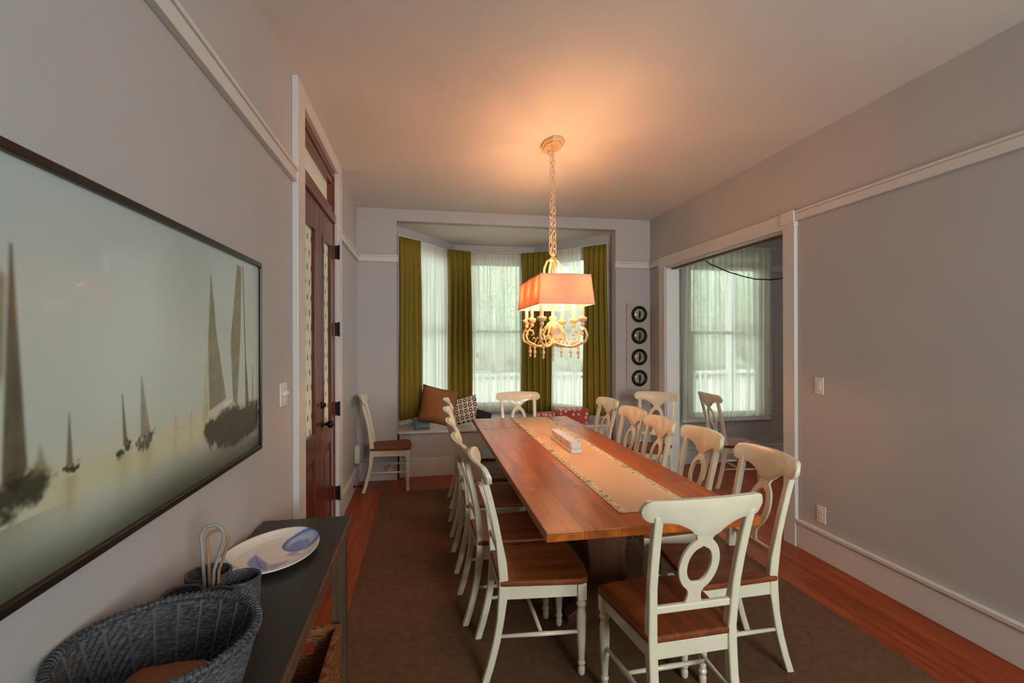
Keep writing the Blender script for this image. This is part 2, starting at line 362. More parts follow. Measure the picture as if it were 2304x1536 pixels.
# baseboards
def baseboard(name, x0, x1, y0, y1, ax, sgn):
    """ax 0: runs along y against an x wall at x0, sgn into the room"""
    m = MB()
    if ax == 0:
        a, b = sorted((x0, x0+sgn*.02)); m.box(a, b, y0, y1, 0, .185); a, b = sorted((x0, x0+sgn*.032)); m.box(a, b, y0, y1, .185, .212)
    else:
        a, b = sorted((y0, y0+sgn*.02)); m.box(x0, x1, a, b, 0, .185); a, b = sorted((y0, y0+sgn*.032)); m.box(x0, x1, a, b, .185, .212)
    struct(name, m, M['trim'], bevel=.004)
baseboard('baseboard_left_near', XL, 0, YB, 2.885, 0, 1)
baseboard('baseboard_left_far', XL, 0, 4.39, YF, 0, 1)
baseboard('baseboard_right_near', XR, 0, YB, 3.19, 0, -1)
baseboard('baseboard_right_far', XR, 0, 5.315, YF, 0, -1)
baseboard('baseboard_far_left', XL+.02, BX0, YF, 0, 1, -1)
baseboard('baseboard_far_right', BX1, XR-.02, YF, 0, 1, -1)
baseboard('baseboard_adjoining', XR+WT, XA, YF, 0, 1, -1)
# picture rails
def rail(name, x0, x1, y0, y1):
    m = MB(); m.box(x0, x1, y0, y1, RZ0, RZ1-.018)
    e = .009
    m.box(x0-(e if x1-x0 < .1 else 0), x1+(e if x1-x0 < .1 else 0), y0-(e if y1-y0 < .1 else 0), y1+(e if y1-y0 < .1 else 0), RZ1-.018, RZ1)
    struct(name, m, M['trim'], bevel=.003)
rail('trim_rail_left_near', XL, XL+.028, YB, 2.885)
rail('trim_rail_left_far', XL, XL+.028, 4.39, YF)
rail('trim_rail_right_near', XR-.028, XR, YB, 3.19)
rail('trim_rail_right_far', XR-.028, XR, 5.315, YF)
rail('trim_rail_far_left', XL+.028, BX0+.015, YF-.028, YF)
rail('trim_rail_far_right', BX1-.015, XR-.028, YF-.028, YF)
rail('trim_rail_adjoining', XR+WT, XA, YF-.028, YF)
# casings
c = MB()
c.box(XL, XL+.034, 2.885, DY0, 0, ZC); c.box(XL, XL+.034, DY1, 4.39, 0, ZC); c.box(XL, XL+.034, DY0, DY1, 2.955, ZC)
struct('trim_door_casing', c, M['trim'], bevel=.004)
c = MB()
c.box(XR-.03, XR, OY0-.12, OY0, 0, OZ+.01); c.box(XR-.03, XR, OY1, OY1+.135, 0, OZ+.01); c.box(XR-.036, XR, OY0-.125, OY1+.14, OZ, RZ1+.003)
c.box(XR-.044, XR-.036, OY0-.13, OY0+.01, OZ+.03, RZ1+.008)
c.box(XR-.01, XR+WT+.01, OY0-.006, OY0+.012, 0, OZ); c.box(XR-.01, XR+WT+.01, OY1-.012, OY1+.006, 0, OZ); c.box(XR-.01, XR+WT+.01, OY0, OY1, OZ-.012, OZ+.004)
struct('trim_opening_casing', c, M['trim'], bevel=.003)
# dark pocket-door edge and its track in the opening
pd = thing('pocket_door', (XR+.075, OY0+.02, 0), 'dark stained wood pocket door edge showing inside the right jamb of the wide opening', 'door')
build('door_edge', B(XR+.055, XR+.097, OY0+.012, OY0+.028, .01, OZ-.02), M['door'], pd, bevel=.002)
build('track', B(XR+.05, XR+.10, OY0+.012, OY1-.013, OZ-.028, OZ-.013), M['sideleg'], pd)
# ------------------------------------------------------------------ windows
def make_window(name, P0, P1, z0, z1, zr, inward, stile=.06, depth=.10):
    """double hung sash window between plan points P0, P1; inward = unit vector to the room"""
    P0 = Vector((*P0, 0)); P1 = Vector((*P1, 0)); ux = (P1-P0); w = ux.length; ux = ux.normalized(); n = Vector((*inward, 0)).normalized()
    T = Matrix(((ux.x, n.x, 0, P0.x), (ux.y, n.y, 0, P0.y), (0, 0, 1, 0), (0, 0, 0, 1)))
    r = bpy.data.objects.new(name, None); COL.objects.link(r); r['kind'] = 'structure'
    r.location = (P0.x+ux.x*w/2, P0.y+ux.y*w/2, z0); ORG[r.name] = Vector(r.location)
    f = MB()
    f.box(-.02, .03, -depth, .0, z0, z1, T=T); f.box(w-.03, w+.02, -depth, .0, z0, z1, T=T); f.box(-.02, w+.02, -depth, 0, z1-.03, z1+.02, T=T)
    f.box(-.09, 0, 0, .02, z0-.02, z1+.09, T=T); f.box(w, w+.09, 0, .02, z0-.02, z1+.09, T=T); f.box(0, w, 0, .02, z1, z1+.09, T=T)
    build('window_frame', f, M['trim'], r, bevel=.003)
    build('window_sill', MB().box(-.1, w+.1, -depth, .045, z0-.03, z0+.005, T=T), M['trim'], r, bevel=.004)
    for k, (a, b, y) in enumerate(((z0+.005, zr+.02, -.05), (zr-.02, z1-.03, -.085))):
        s = MB(); t = .05
        s.box(.03, .03+t, y, y+.03, a, b, T=T); s.box(w-.03-t, w-.03, y, y+.03, a, b, T=T)
        s.box(.03+t, w-.03-t, y, y+.03, a, a+(.08 if k == 0 else .04), T=T); s.box(.03+t, w-.03-t, y, y+.03, b-.04, b, T=T)
        sa = build('sash', s, M['trim'], r, bevel=.002)
        build('window_pane', MB().box(.03+t-.005, w-.03-t+.005, y+.012, y+.016, a+(.075 if k == 0 else .035), b-.035, T=T), M['glass'], sa)
    return r
bay = [Vector((-.38, 5.715, 0)), Vector((.45, 6.84, 0)), Vector((1.60, 6.84, 0)), Vector((2.42, 5.715, 0))]
SZ, HZ = .60, 2.72     # sill and head of the bay windows
names = ['left', 'centre', 'right']
for k in range(3):
    a, b = bay[k], bay[k+1]; ux = (b-a).normalized(); w = (b-a).length; n = Vector((ux.y, -ux.x, 0))
    mg = .24 if k != 1 else .13
    T = Matrix(((ux.x, n.x, 0, a.x), (ux.y, n.y, 0, a.y), (0, 0, 1, 0), (0, 0, 0, 1)))
    m = MB(); m.box(-.02, mg, -.12, 0, 0, BZ, T=T); m.box(w-mg, w+.02, -.12, 0, 0, BZ, T=T); m.box(mg, w-mg, -.12, 0, 0, SZ, T=T); m.box(mg, w-mg, -.12, 0, HZ, BZ, T=T)
    struct('wall_bay_'+names[k], m, M['wall'])
    p0 = a+ux*mg; p1 = b-ux*mg
    make_window('window_%d' % (k+1), (p0.x, p0.y), (p1.x, p1.y), SZ, HZ, 1.70, (n.x, n.y))
struct('ceiling_bay', MB().prism([(BX0-.12, YF+.12), (BX1+.12, YF+.12), (2.58, 5.75), (1.68, 6.97), (.37, 6.97), (-.54, 5.75)], BZ, BZ+.08), M['ceil'])
make_window('window_4', (AX0, YF), (AX1, YF), AZ0, AZ1, 1.66, (0, -1))
make_window('window_6', (XA, 4.2), (XA, 2.6), .6, 2.6, 1.65, (-1, 0))  # unseen window added to let fill light into the adjoining room
make_window('window_5', (rx1, YB), (rx0, YB), rz0, rz1, 1.93, (0, 1))
# bench seat in the bay
bt = [(-.286, 5.66), (2.329, 5.66), (2.329, 5.722), (2.40, 5.735), (1.598, 6.836), (.452, 6.836), (-.36, 5.735), (-.286, 5.722)]
bs = thing('bay_window_seat', (1.02, 5.75, 0), 'white painted built-in window seat filling the curtained bay', 'bench')
build('seat_top', MB().prism(bt, .495, .525), M['trim'], bs, bevel=.006)
build('front_panel', B(-.27, 2.31, 5.69, 5.71, 0, .495), M['wall'], bs)
build('plinth', B(-.27, 2.31, 5.668, 5.69, 0, .21), M['trim'], bs, bevel=.004)
# ------------------------------------------------------------------ double doors with transom
dr = bpy.data.objects.new('door_1', None); COL.objects.link(dr); dr['kind'] = 'structure'; dr.location = (XL, (DY0+DY1)/2, 0); ORG[dr.name] = Vector(dr.location)
f = MB(); xa, xb = XL-.09, XL+.004
f.box(xa, xb, DY0, DY0+.03, 0, 2.955); f.box(xa, xb, DY1-.03, DY1, 0, 2.955); f.box(xa, xb, DY0+.03, DY1-.03, 2.905, 2.955); f.box(xa, xb+.012, DY0+.03, DY1-.03, 2.53, 2.60)
build('door_frame', f, M['door'], dr, bevel=.004)
f = MB(); f.box(xa+.02, xb-.012, DY0+.03, DY1-.03, 2.60, 2.655); f.box(xa+.02, xb-.012, DY0+.03, DY1-.03, 2.85, 2.905); f.box(xa+.02, xb-.012, DY0+.03, DY0+.085, 2.655, 2.85); f.box(xa+.02, xb-.012, DY1-.085, DY1-.03, 2.655, 2.85)
tr = build('transom_sash', f, M['door'], dr, bevel=.004)
tg, ntg, pg = new_mat('frosted_transom'); pg.inputs['Base Color'].default_value = srgb(212, 210, 196); pg.inputs['Roughness'].default_value = .35
pg.inputs['Transmission Weight'].default_value = .0
_d = ntg.nodes.new('ShaderNodeBsdfTranslucent'); _d.inputs[0].default_value = srgb(220, 222, 206); _m = ntg.nodes.new('ShaderNodeMixShader'); _m.inputs[0].default_value = .15
ntg.links.new(pg.outputs[0], _m.inputs[1]); ntg.links.new(_d.outputs[0], _m.inputs[2]); ntg.links.new(_m.outputs[0], ntg.nodes['Material Output'].inputs[0])
build('transom_pane', B(XL-.05, XL-.044, DY0+.08, DY1-.08, 2.65, 2.855), tg, tr)
for k, (y0, y1) in enumerate(((DY0+.032, 3.632), (3.636, DY1-.032))):
    x0, x1 = XL-.048, XL-.003; g0, g1 = ((3.175, 3.475), (3.765, 4.055))[k]
    l = MB(); l.box(x0, x1, y0, g0, .012, 2.527); l.box(x0, x1, g1, y1, .012, 2.527)
    l.box(x0, x1, g0, g1, .012, .16); l.box(x0, x1, g0, g1, .76, .93); l.box(x0, x1, g0, g1, 2.32, 2.527)
    lf = build('door_leaf', l, M['door'], dr, bevel=.004)
    # raised lower panel and glazing beads
    pm = MB(); pm.box(x0+.012, x1-.014, g0, g1, .16, .76); pm.box(x0+.006, x1-.004, g0+.045, g1-.045, .205, .715)
    build('raised_panel', pm, M['door'], lf, bevel=.008)
    b = MB(); b.box(x1-.012, x1+.006, g0-.022, g0+.004, .905, 2.345); b.box(x1-.012, x1+.006, g1-.004, g1+.022, .905, 2.345); b.box(x1-.012, x1+.006, g0, g1, .905, .934); b.box(x1-.012, x1+.006, g0, g1, 2.316, 2.345)
    build('glazing_bead', b, M['door'], lf, bevel=.004)
    gp = build('glass_pane', B(x0+.018, x0+.024, g0-.002, g1+.002, .928, 2.322), M['leafglass'], lf)
    if k == 1:
        kn = MB(); kn.lathe([(.026, 0), (.026, .004), (.012, .006), (.010, .035), (.014, .04), (.027, .05), (.030, .062), (.024, .074), (.008, .08)], 16, T=Matrix.Translation((x1, 3.70, .955)) @ Matrix.Rotation(PI/2, 4, 'Y'))
        build('door_knob', kn, M['iron'], lf, smooth=True)
        kl = MB(); kl.lathe([(.027, 0), (.027, .008), (.02, .014), (.006, .016)], 16, T=Matrix.Translation((x1, 3.70, 1.095)) @ Matrix.Rotation(PI/2, 4, 'Y')); kl.box(x1+.014, x1+.03, 3.696, 3.704, 1.08, 1.11)
        build('deadbolt', kl, M['iron'], lf)
for y in (DY1-.012,):
    for z in (.30, 1.0, 1.66, 2.30):
        h = MB(); h.box(XL+.0, XL+.038, y, y+.01, z-.055, z+.055); h.lathe([(.008, -.06), (.008, .06)], 10, (XL+.036, y+.002, z))
        build('hinge', h, M['iron'], dr)
h = MB(); h.box(XL, XL+.012, DY0+.035, DY0+.06, 1.60, 1.72); h.lathe([(.007, 1.59), (.007, 1.73)], 8, (XL+.012, DY0+.035, 0)); build('hinge', h, M['iron'], dr)
ds = thing('door_stop', (XL+.02, 5.16, .07), 'black peg door stop on the baseboard beyond the wooden double doors', 'door stop')
build('stop_rod', MB().lathe([(.02, 0), (.02, .006), (.006, .01), (.006, .062), (.012, .065), (.012, .085), (.004, .088)], 12, T=Matrix.Translation((XL+.02, 5.16, .07)) @ Matrix.Rotation(PI/2, 4, 'Y')), M['iron'], ds)
# ------------------------------------------------------------------ switches and outlets
def plate(name, loc, axis, sgn, w, h, label, kind):
    t = thing(name, loc, label, 'switch' if kind != 'outlet' else 'outlet'); x, y, z = loc
    def bx(a, b, c0, c1, d0, d1):   # a,b across; c z; d depth
        if axis == 0: xs = sorted((x+sgn*d0, x+sgn*d1)); return MB().box(xs[0], xs[1], y+a, y+b, z+c0, z+c1)
        ys = sorted((y+sgn*d0, y+sgn*d1)); return MB().box(x+a, x+b, ys[0], ys[1], z+c0, z+c1)
    build('cover_plate', bx(-w/2, w/2, -h/2, h/2, 0, .006), M['plastic'], t, bevel=.002)
    if kind == 'toggle':
        n = max(1, round(w/.06)-0)
        for k in range(n):
            o = (k-(n-1)/2)*.046; build('toggle', bx(o-.005, o+.005, -.004, .014, .006, .024), M['plastic'], t, bevel=.001)
    elif kind == 'rocker': build('rocker', bx(-.017, .017, -.034, .034, .006, .010), M['plastic'], t, bevel=.002)
    else:
        for s in (-1, 1): build('receptacle', bx(-.016, .016, s*.022-.014, s*.022+.014, .006, .009), M['plastic'], t, bevel=.003)
    return t
plate('light_switch', (XL, 2.70, 1.28), 0, 1, .118, .12, 'double toggle light switch on the left wall beside the wooden doors', 'toggle')
plate('light_switch', (XR, 2.99, 1.23), 0, -1, .075, .12, 'single white light switch on the right wall beside the wide opening', 'rocker')
plate('wall_outlet', (XR, 2.975, .315), 0, -1, .075, .12, 'white wall outlet low on the right wall above the baseboard', 'outlet')
plate('wall_outlet', (.70, 5.668, .16), 1, -1, .08, .12, 'white outlet on the window seat base behind the left row of chairs', 'outlet')
g = thing('wall_plug_in', (XL, 5.43, .34), 'small white box on the left wall above the baseboard behind the lone chair', 'box')  # white box taken for a plug-in outlet cover
build('cover', B(XL, XL+.05, 5.38, 5.47, .25, .44), M['plastic'], g, bevel=.006)
build('grille', B(XL+.05, XL+.053, 5.395, 5.455, .27, .42), M['plastic'], g, bevel=.001)
# ------------------------------------------------------------------ curtains
def wavy(a, b, z0, z1, amp, waves, seed, flare=0, nz=14, hem=0, n=None):
    """pleated curtain between plan points a, b"""
    rnd = random.Random(seed); a = Vector(a); b = Vector(b); u = (b-a); w = u.length; u = u.normalized(); nn = Vector((u.y, -u.x))
    n = n or int(waves*12); ph = [rnd.uniform(-.5, .5) for _ in range(40)]; m = MB(); vs = []
    for j in range(nz+1):
        t = j/nz; z = z1+(z0-z1)*t
        for i in range(n+1):
            s = i/n; A = amp*(.35+.65*min(1, t*4)); k = s*waves
            wv = math.sin(2*PI*k+ph[int(k) % 40]*.9*math.sin(PI*(k % 1))) + .3*math.sin(2*PI*k*.37+ph[3]*6+t*1.3)
            sp = 1+flare*t; x = (s-.5)*w*sp+.5*w + .006*math.sin(5*t+k)
            p = a+u*x+nn*(A*wv)
            vs.append((p.x, p.y, z+(hem*math.sin(s*5+seed) if j == nz else 0)))
    fs = [(j*(n+1)+i, j*(n+1)+i+1, (j+1)*(n+1)+i+1, (j+1)*(n+1)+i) for j in range(nz) for i in range(n)]
    m.add(vs, fs); return m
def ceilmid(a, b): return ((a[0]+b[0])/2, (a[1]+b[1])/2)
def curtain(name, a, b, z0, z1, amp, waves, seed, m, label, cat, grp, solid=.004, flare=.03, hem=.006):
    mid = ceilmid(a, b); t = thing(name, (mid[0], mid[1], z0), label, cat, grp)
    build('curtain_cloth', wavy(a, b, z0, z1, amp, waves, seed, flare, hem=hem), m, t, smooth=True, solid=solid)
    return t
def off(k, s, d):
    a, b = bay[k], bay[k+1]; ux = (b-a).normalized(); n = Vector((ux.y, -ux.x, 0)); p = a+ux*s+n*d; return (p.x, p.y)
LW = (bay[1]-bay[0]).length; CW = 1.15
CG = 'olive green curtains of the bay'
def px(x, Y):   # plan point on the viewing line of pixel column x at depth Y, used only to look up widths
    return None
curtain('green_curtain', (-.262, 5.785), (-.02, 6.02), .63, 2.79, .024, 4.5, 1, M['green'], 'leftmost olive green curtain, at the left end of the bay', 'curtain', CG)
curtain('green_curtain', (.34, 6.52), (.66, 6.66), .57, 2.80, .036, 4.5, 2, M['green'], 'olive green curtain left of the centre bay window', 'curtain', CG)
curtain('green_curtain', (1.375, 6.66), (1.74, 6.45), .57, 2.80, .036, 5, 3, M['green'], 'olive green curtain behind the chandelier, right of the centre bay window', 'curtain', CG)
curtain('green_curtain', (2.07, 6.03), (2.30, 5.785), .60, 2.79, .024, 4.5, 4, M['green'], 'rightmost olive green curtain, nearest the panel of four round frames', 'curtain', CG, flare=.12)
SG = 'white sheer curtains'
curtain('sheer_curtain', (-.055, 6.01), (.40, 6.68), .60, 2.785, .014, 9, 5, M['sheer'], 'white sheer curtain over the left bay window, above the brown cushion', 'sheer', SG, solid=0, flare=0)
curtain('sheer_curtain', (.50, 6.76), (1.55, 6.76), .56, 2.79, .014, 18, 6, M['sheer'], 'widest bay sheer curtain, white, over the centre window behind the table end', 'sheer', SG, solid=0, flare=0)
curtain('sheer_curtain', (1.70, 6.62), (2.05, 6.08), .60, 2.785, .014, 9, 7, M['sheer'], 'white sheer curtain over the right bay window, above the red dotted boxes', 'sheer', SG, solid=0, flare=0)
curtain('sheer_curtain', (3.20, 5.50), (4.42, 5.50), .60, 2.74, .02, 15, 8, M['sheer'], 'white sheer curtain on the window of the adjoining room', 'sheer', SG, solid=0, flare=.03)
rd = MB(); rd.tube([(-.285, 5.80, 2.815), (.43, 6.78, 2.815), (1.62, 6.78, 2.815), (2.325, 5.80, 2.815)], .008, 6)
tag(build('curtain_track', rd, M['trim']), 'slim white curtain track following the three sides of the bay', 'curtain track')
rd = MB(); rd.tube([(3.17, 5.50, 2.745), (4.5, 5.50, 2.745)], .008, 6)
tag(build('curtain_rod', rd, M['trim']), 'slim white rod above the sheer curtain in the adjoining room', 'curtain rod')
# ------------------------------------------------------------------ rug
tag(build('area_rug', B(-.42, 2.30, -1.2, 5.12, 0, .010), M['rug'], bevel=.004), 'large brown low-pile rug under the dining table and chairs', 'rug')
# ------------------------------------------------------------------ chairs
def make_chair(label, group):
    t = thing('dining_chair', (0, 0, 0), label, 'chair', group)
    def backy(z):   # centre line of the back as a function of height
        if z < .46: k = (.46-z)/.46; return -.185-.085*k**1.9
        k = (z-.46)/.52; return -.185-.02*k-.085*k**1.6
    # rear legs + back posts in one bent piece each
    for s in (-1, 1):
        zs = [0, .08, .18, .28, .38, .46, .54, .64, .74, .84, .93]
        rings = []
        for z in zs:
            x = s*(.165+.02*max(0, (z-.46)/.5)-.0*z); y = backy(z); w = .034 if z > .5 else .036; d = .03 if z > .6 else (.042 if z > .3 else .034)
            rings.append([(x-w/2, y-d/2, z), (x+w/2, y-d/2, z), (x+w/2, y+d/2, z), (x-w/2, y+d/2, z)])
        build('back_leg', MB().loft(rings), M['chair'], t, bevel=.006, smooth=False)
        # turned front legs
        prof = [(.009, 0), (.015, .008), (.017, .03), (.013, .045), (.018, .055), (.018, .062), (.014, .07), (.020, .16), (.023, .27), (.017, .315), (.023, .325), (.023, .335), (.016, .343), (.019, .352)]
        fl = MB(); fl.lathe(prof, 14, (s*.195, .175, 0)); fl.box(s*.195-.021, s*.195+.021, .154, .196, .352, .43)
        o = build('front_leg', fl, M['chair'], t, bevel=.002)
    # seat: trapezoid with rounded front, slightly dished
    pts = [(-.185, -.205), (-.228, .17), (-.215, .2), (-.15, .215), (0, .225), (.15, .215), (.215, .2), (.228, .17), (.185, -.205)]
    build('seat', MB().prism(pts, .43, .458), M['seat'], t, bevel=.009, seg=3)
    ap = MB()
    ap.box(-.176, .176, .163, .183, .368, .43)
    ap.box(-.15, .15, -.198, -.178, .368, .43)
    for s in (-1, 1):
        T = Matrix.Translation((s*.181, -.005, 0)) @ Matrix.Rotation(-s*math.atan2(.028, .34), 4, 'Z'); ap.box(-.010, .010, -.165, .165, .368, .43, T=T)
    build('apron', ap, M['chair'], t, bevel=.003)
    st = MB()
    for s in (-1, 1):
        st.tube([(s*.167, backy(.20), .20), (s*.181, 0, .20), (s*.193, .17, .20)], [.008, .011, .008], 8)
    st.tube([(-.181, -.01, .20), (0, -.01, .20), (.181, -.01, .20)], [.008, .011, .008], 8)
    build('stretcher', st, M['chair'], t, smooth=True)
    # crest rail with rounded ends and a dropped centre
    rings = []; NX = 44
    for i in range(NX+1):
        s = -math.cos(PI*i/NX); x = s*.243; a = abs(s)
        top = .985+.010*(1-a*a); bot = .905
        if a < .62:
            tq = min(1, max(0, (a-.2)/.42)); q = 1-math.sqrt(max(0, 1-(1-tq)**2)); q = .75*q+.25*(.5+.5*math.cos(PI*tq)); bot = .905-.054*q
        mid = .945
        if a > .84: e = math.sqrt(max(0, 1-((a-.84)/.16)**2)); e = max(e, .12); top = mid+(top-mid)*e; bot = mid+(bot-mid)*e
        ybow = -.046*(1-a*a)+.020; th = .013 if a < .95 else .010
        rg = []
        for zz, yy in ((bot, -th), (bot, th), ((bot*2+top)/3, th*1.25), ((bot+top*2)/3, th*1.25), (top, th*.9), (top, -th*.9), ((bot+top*2)/3, -th*1.1), ((bot*2+top)/3, -th*1.1)):
            rg.append((x, backy(zz)+yy+ybow, zz))
        rings.append(rg)
    build('crest_rail', MB().loft(rings), M['chair'], t, bevel=.005, smooth=True)
    # pierced oval splat
    m = MB(); zs = [.555+.305*i/22 for i in range(23)]; cz, hz, hx = .725, .077, .048; vs = []; fs = []
    for z in zs:
        q = 1-((z-cz)/(hz+.035))**2
        xo = max(.028+(.016*((.60-z)/.045)**2 if z < .60 else 0)+(.018*((z-.825)/.035)**1.5 if z > .825 else 0), (hx+.033)*math.sqrt(max(0, q)))
        xi = max(.0005, hx*math.sqrt(max(0, 1-((z-cz)/hz)**2)))
        for x in (-xo, -xi, xi, xo): vs.append((x, backy(z)-.026*((z-.555)/.305)**1.3, z))
    for j in range(22):
        for k in range(3):
            if k == 1 and abs((zs[j]+zs[j+1])/2-cz) < hz: continue
            fs.append((j*4+k, j*4+k+1, j*4+5+k, j*4+4+k))
    m.add(vs, fs); build('splat', m, M['chair'], t, solid=.013, bevel=.003)
    lr = MB(); lr.box(-.158, .158, backy(.555)-.010, backy(.555)+.010, .538, .566); build('back_rail', lr, M['chair'], t, bevel=.005)
    return t
CH = 'cream dining chairs with brown wooden seats'
h90 = PI/2
chair0 = make_chair('cream chair at the near head of the table, its whole back turned to the camera', CH)
chair0.location = (.985, 1.85, .010); chair0.rotation_euler = (0, 0, .03)
def face(dx, dy): return math.atan2(-dx, dy)
rows = [
 (.545, 2.335, face(1, -.01), 'cream chair nearest the camera in the row on the left of the table'),
 (.49, 2.80, face(1, .02), 'second cream chair from the camera in the row on the left of the table'),
 (.485, 3.40, face(1, .0), 'third and middle cream chair in the row on the left of the table'),
 (.49, 4.00, face(1, -.02), 'fourth cream chair from the camera in the row on the left of the table'),
 (.52, 4.66, face(1, 0), 'farthest cream chair in the row on the left of the table, nearest the patterned cushion'),
 (1.42, 2.165, face(-1, .055), 'cream chair nearest the camera in the row on the right of the table'),
 (1.43, 2.745, face(-1, .05), 'second cream chair from the camera in the row on the right of the table'),
 (1.40, 3.23, face(-1, .06), 'third and middle cream chair in the row on the right of the table'),
 (1.43, 3.73, face(-1, 0), 'fourth cream chair from the camera in the row on the right of the table'),
 (1.48, 4.40, face(-1, -.02), 'farthest cream chair in the row on the right of the table'),
 (1.02, 4.90, face(0, -1), 'cream chair at the far head of the table, its back to the bay window'),
]
for x, y, r, lab in rows: copy_tree(chair0, (x, y, .010), r, lab, CH)
copy_tree(chair0, (-.345, 5.33, 0), face(1, .05), 'lone cream chair standing by the left wall beyond the wooden double doors', CH)
copy_tree(chair0, (2.30, 4.66, .010), face(-.70, -.71), 'cream chair turned at an angle, below the panel of four round frames', CH)
copy_tree(chair0, (3.33, 4.74, 0), face(1, -.1), 'shadowed chair standing inside the adjoining room in front of its window', CH)
# slight height correction for rug: chairs outside the rug stand on the floor
# ------------------------------------------------------------------ table
tb = thing('dining_table', (1.0, 3.44, .01), 'long reddish-brown trestle dining table with breadboard end leaves', 'table')
tt = MB(); tt.box(.50, 1.50, 2.53, 4.36,   .718, .76)
build('table_top', tt, M['table'], tb, bevel=.004)
build('end_leaf', B(.50, 1.50, 1.935, 2.527,   .718, .76), M['table'], tb, bevel=.004)
build('end_leaf', B(.50, 1.50, 4.363, 4.955,   .718, .76), M['table'], tb, bevel=.004)
ap = MB(); ap.box(.68, 1.32, 2.36, 2.385, .655, .720); ap.box(.68, 1.32, 4.505, 4.53, .655, .720); ap.box(.68, .705, 2.385, 4.505, .655, .720); ap.box(1.295, 1.32, 2.385, 4.505, .655, .720)
build('apron', ap, M['tableleg'], tb, bevel=.003)
for y in (2.567, 4.33):
    pts = []
    prof = [(.23, .01), (.23, .05), (.18, .085), (.13, .17), (.10, .32), (.12, .47), (.20, .59), (.34, .64), (.36, .655)]
    pts = [(x, z) for x, z in prof]+[(-x, z) for x, z in reversed(prof)]
    m = MB(); T = Matrix(((1, 0, 0, 1.0), (0, 0, -1, y+.04), (0, 1, 0, 0), (0, 0, 0, 1))); m.prism(pts, 0, .08, T=T)
    build('trestle', m, M['tableleg'], tb, bevel=.008)
build('stretcher_beam', B(.96, 1.04, 2.607, 4.29, .20, .29), M['tableleg'], tb, bevel=.006)
# runner
rn = MB(); nx, ny = 8, 60; vs = []
for j in range(ny+1):
    for i in range(nx+1):
        x = -.195+.39*i/nx; y = -1.42+2.84*j/ny; vs.append((1.082+x, 3.51+y, .7625+.0006*math.sin(x*60+y*9)))
rn.add(vs, [(j*(nx+1)+i, j*(nx+1)+i+1, (j+1)*(nx+1)+i+1, (j+1)*(nx+1)+i) for j in range(ny) for i in range(nx)])
rt = thing('table_runner', (1.082, 3.51, .7625), 'peach linen table runner edged with floral print, lying along the table', 'table runner')
build('runner_cloth', rn, M['runner'], rt, smooth=True, solid=.002)
# votive holder
vt = thing('votive_candle_holder', (1.06, 3.52, .764), 'long white ceramic holder with a row of small candle cups on the runner', 'candle holder')
tp = MB(); tp.box(1.02, 1.10, 3.25, 3.80, .764, .792)
build('base', tp, M['ceramic'], vt, bevel=.005)
for k in range(6):
    y = 3.298+.091*k; cx = 1.06
    def sq(hw, z): return [(cx-hw, y-hw, z), (cx+hw, y-hw, z), (cx+hw, y+hw, z), (cx-hw, y+hw, z)]
    cp = MB().loft([sq(.030, .792), sq(.040, .842), sq(.035, .842), sq(.027, .812)])
    cu = build('cup', cp, M['ceramic'], vt, bevel=.003)
    build('tealight', MB().lathe([(.019, .812), (.019, .826), (.016, .828), (.002, .826), (.0015, .834)], 14, (cx, y, 0)), M['wax'], cu)
# ------------------------------------------------------------------ chandelier
CX, CY = .972, 3.545
ch = thing('chandelier', (CX, CY, 1.44), 'chandelier with a rectangular linen shade over scrolled cream candle arms', 'chandelier')
# canopy
oc = [(.085*math.cos(PI/8+PI/4*i)*1.0, .155*math.sin(PI/8+PI/4*i)) for i in range(8)]
cn = MB().prism([(CX+x, CY+y) for x, y in oc], 3.035, 3.058); cn.prism([(CX+x*.8, CY+y*.8) for x, y in oc], 3.022, 3.036)
cn.tube([(CX+.02*math.cos(a), CY+.05, 3.005+.02*math.sin(a)) for a in [2*PI*i/14 for i in range(14)]], .004, 6, closed=True)
cn.tube([(CX+.02*math.cos(a), CY-.05, 3.005+.02*math.sin(a)) for a in [2*PI*i/14 for i in range(14)]], .004, 6, closed=True)
build('canopy', cn, M['chand'], ch, bevel=.003)
def chain(y0, y1, z0, z1, nlk, dx):
    m = MB()
    for k in range(nlk):
        t = (k+.5)/nlk; cy = y0+(y1-y0)*t; cz = z0+(z1-z0)*t; L_ = (z0-z1)/nlk*.62; w = .0135; ang = (PI/2 if k % 2 else 0)+.6
        pts = []
        for i in range(12):
            a = 2*PI*i/12; u = w*math.cos(a); v = L_*math.sin(a); pts.append((CX+dx+u*math.cos(ang), cy+u*math.sin(ang), cz+v))
        m.tube(pts, .0027, 5, closed=True)
    return m
build('chain', chain(CY-.05, CY-.008, 2.99, 2.215, 17, -.019), M['chand'], ch, smooth=True)
build('chain', chain(CY+.05, CY+.008, 2.99, 2.215, 17, .019), M['chand'], ch, smooth=True)
# electric cord twined along one chain
build('cord', MB().tube([(CX-.004+.014*math.sin(k*1.1), CY+.014*math.cos(k*1.1), 3.03-.83*k/40) for k in range(41)], .0025, 5), M['chand'], ch, smooth=True)
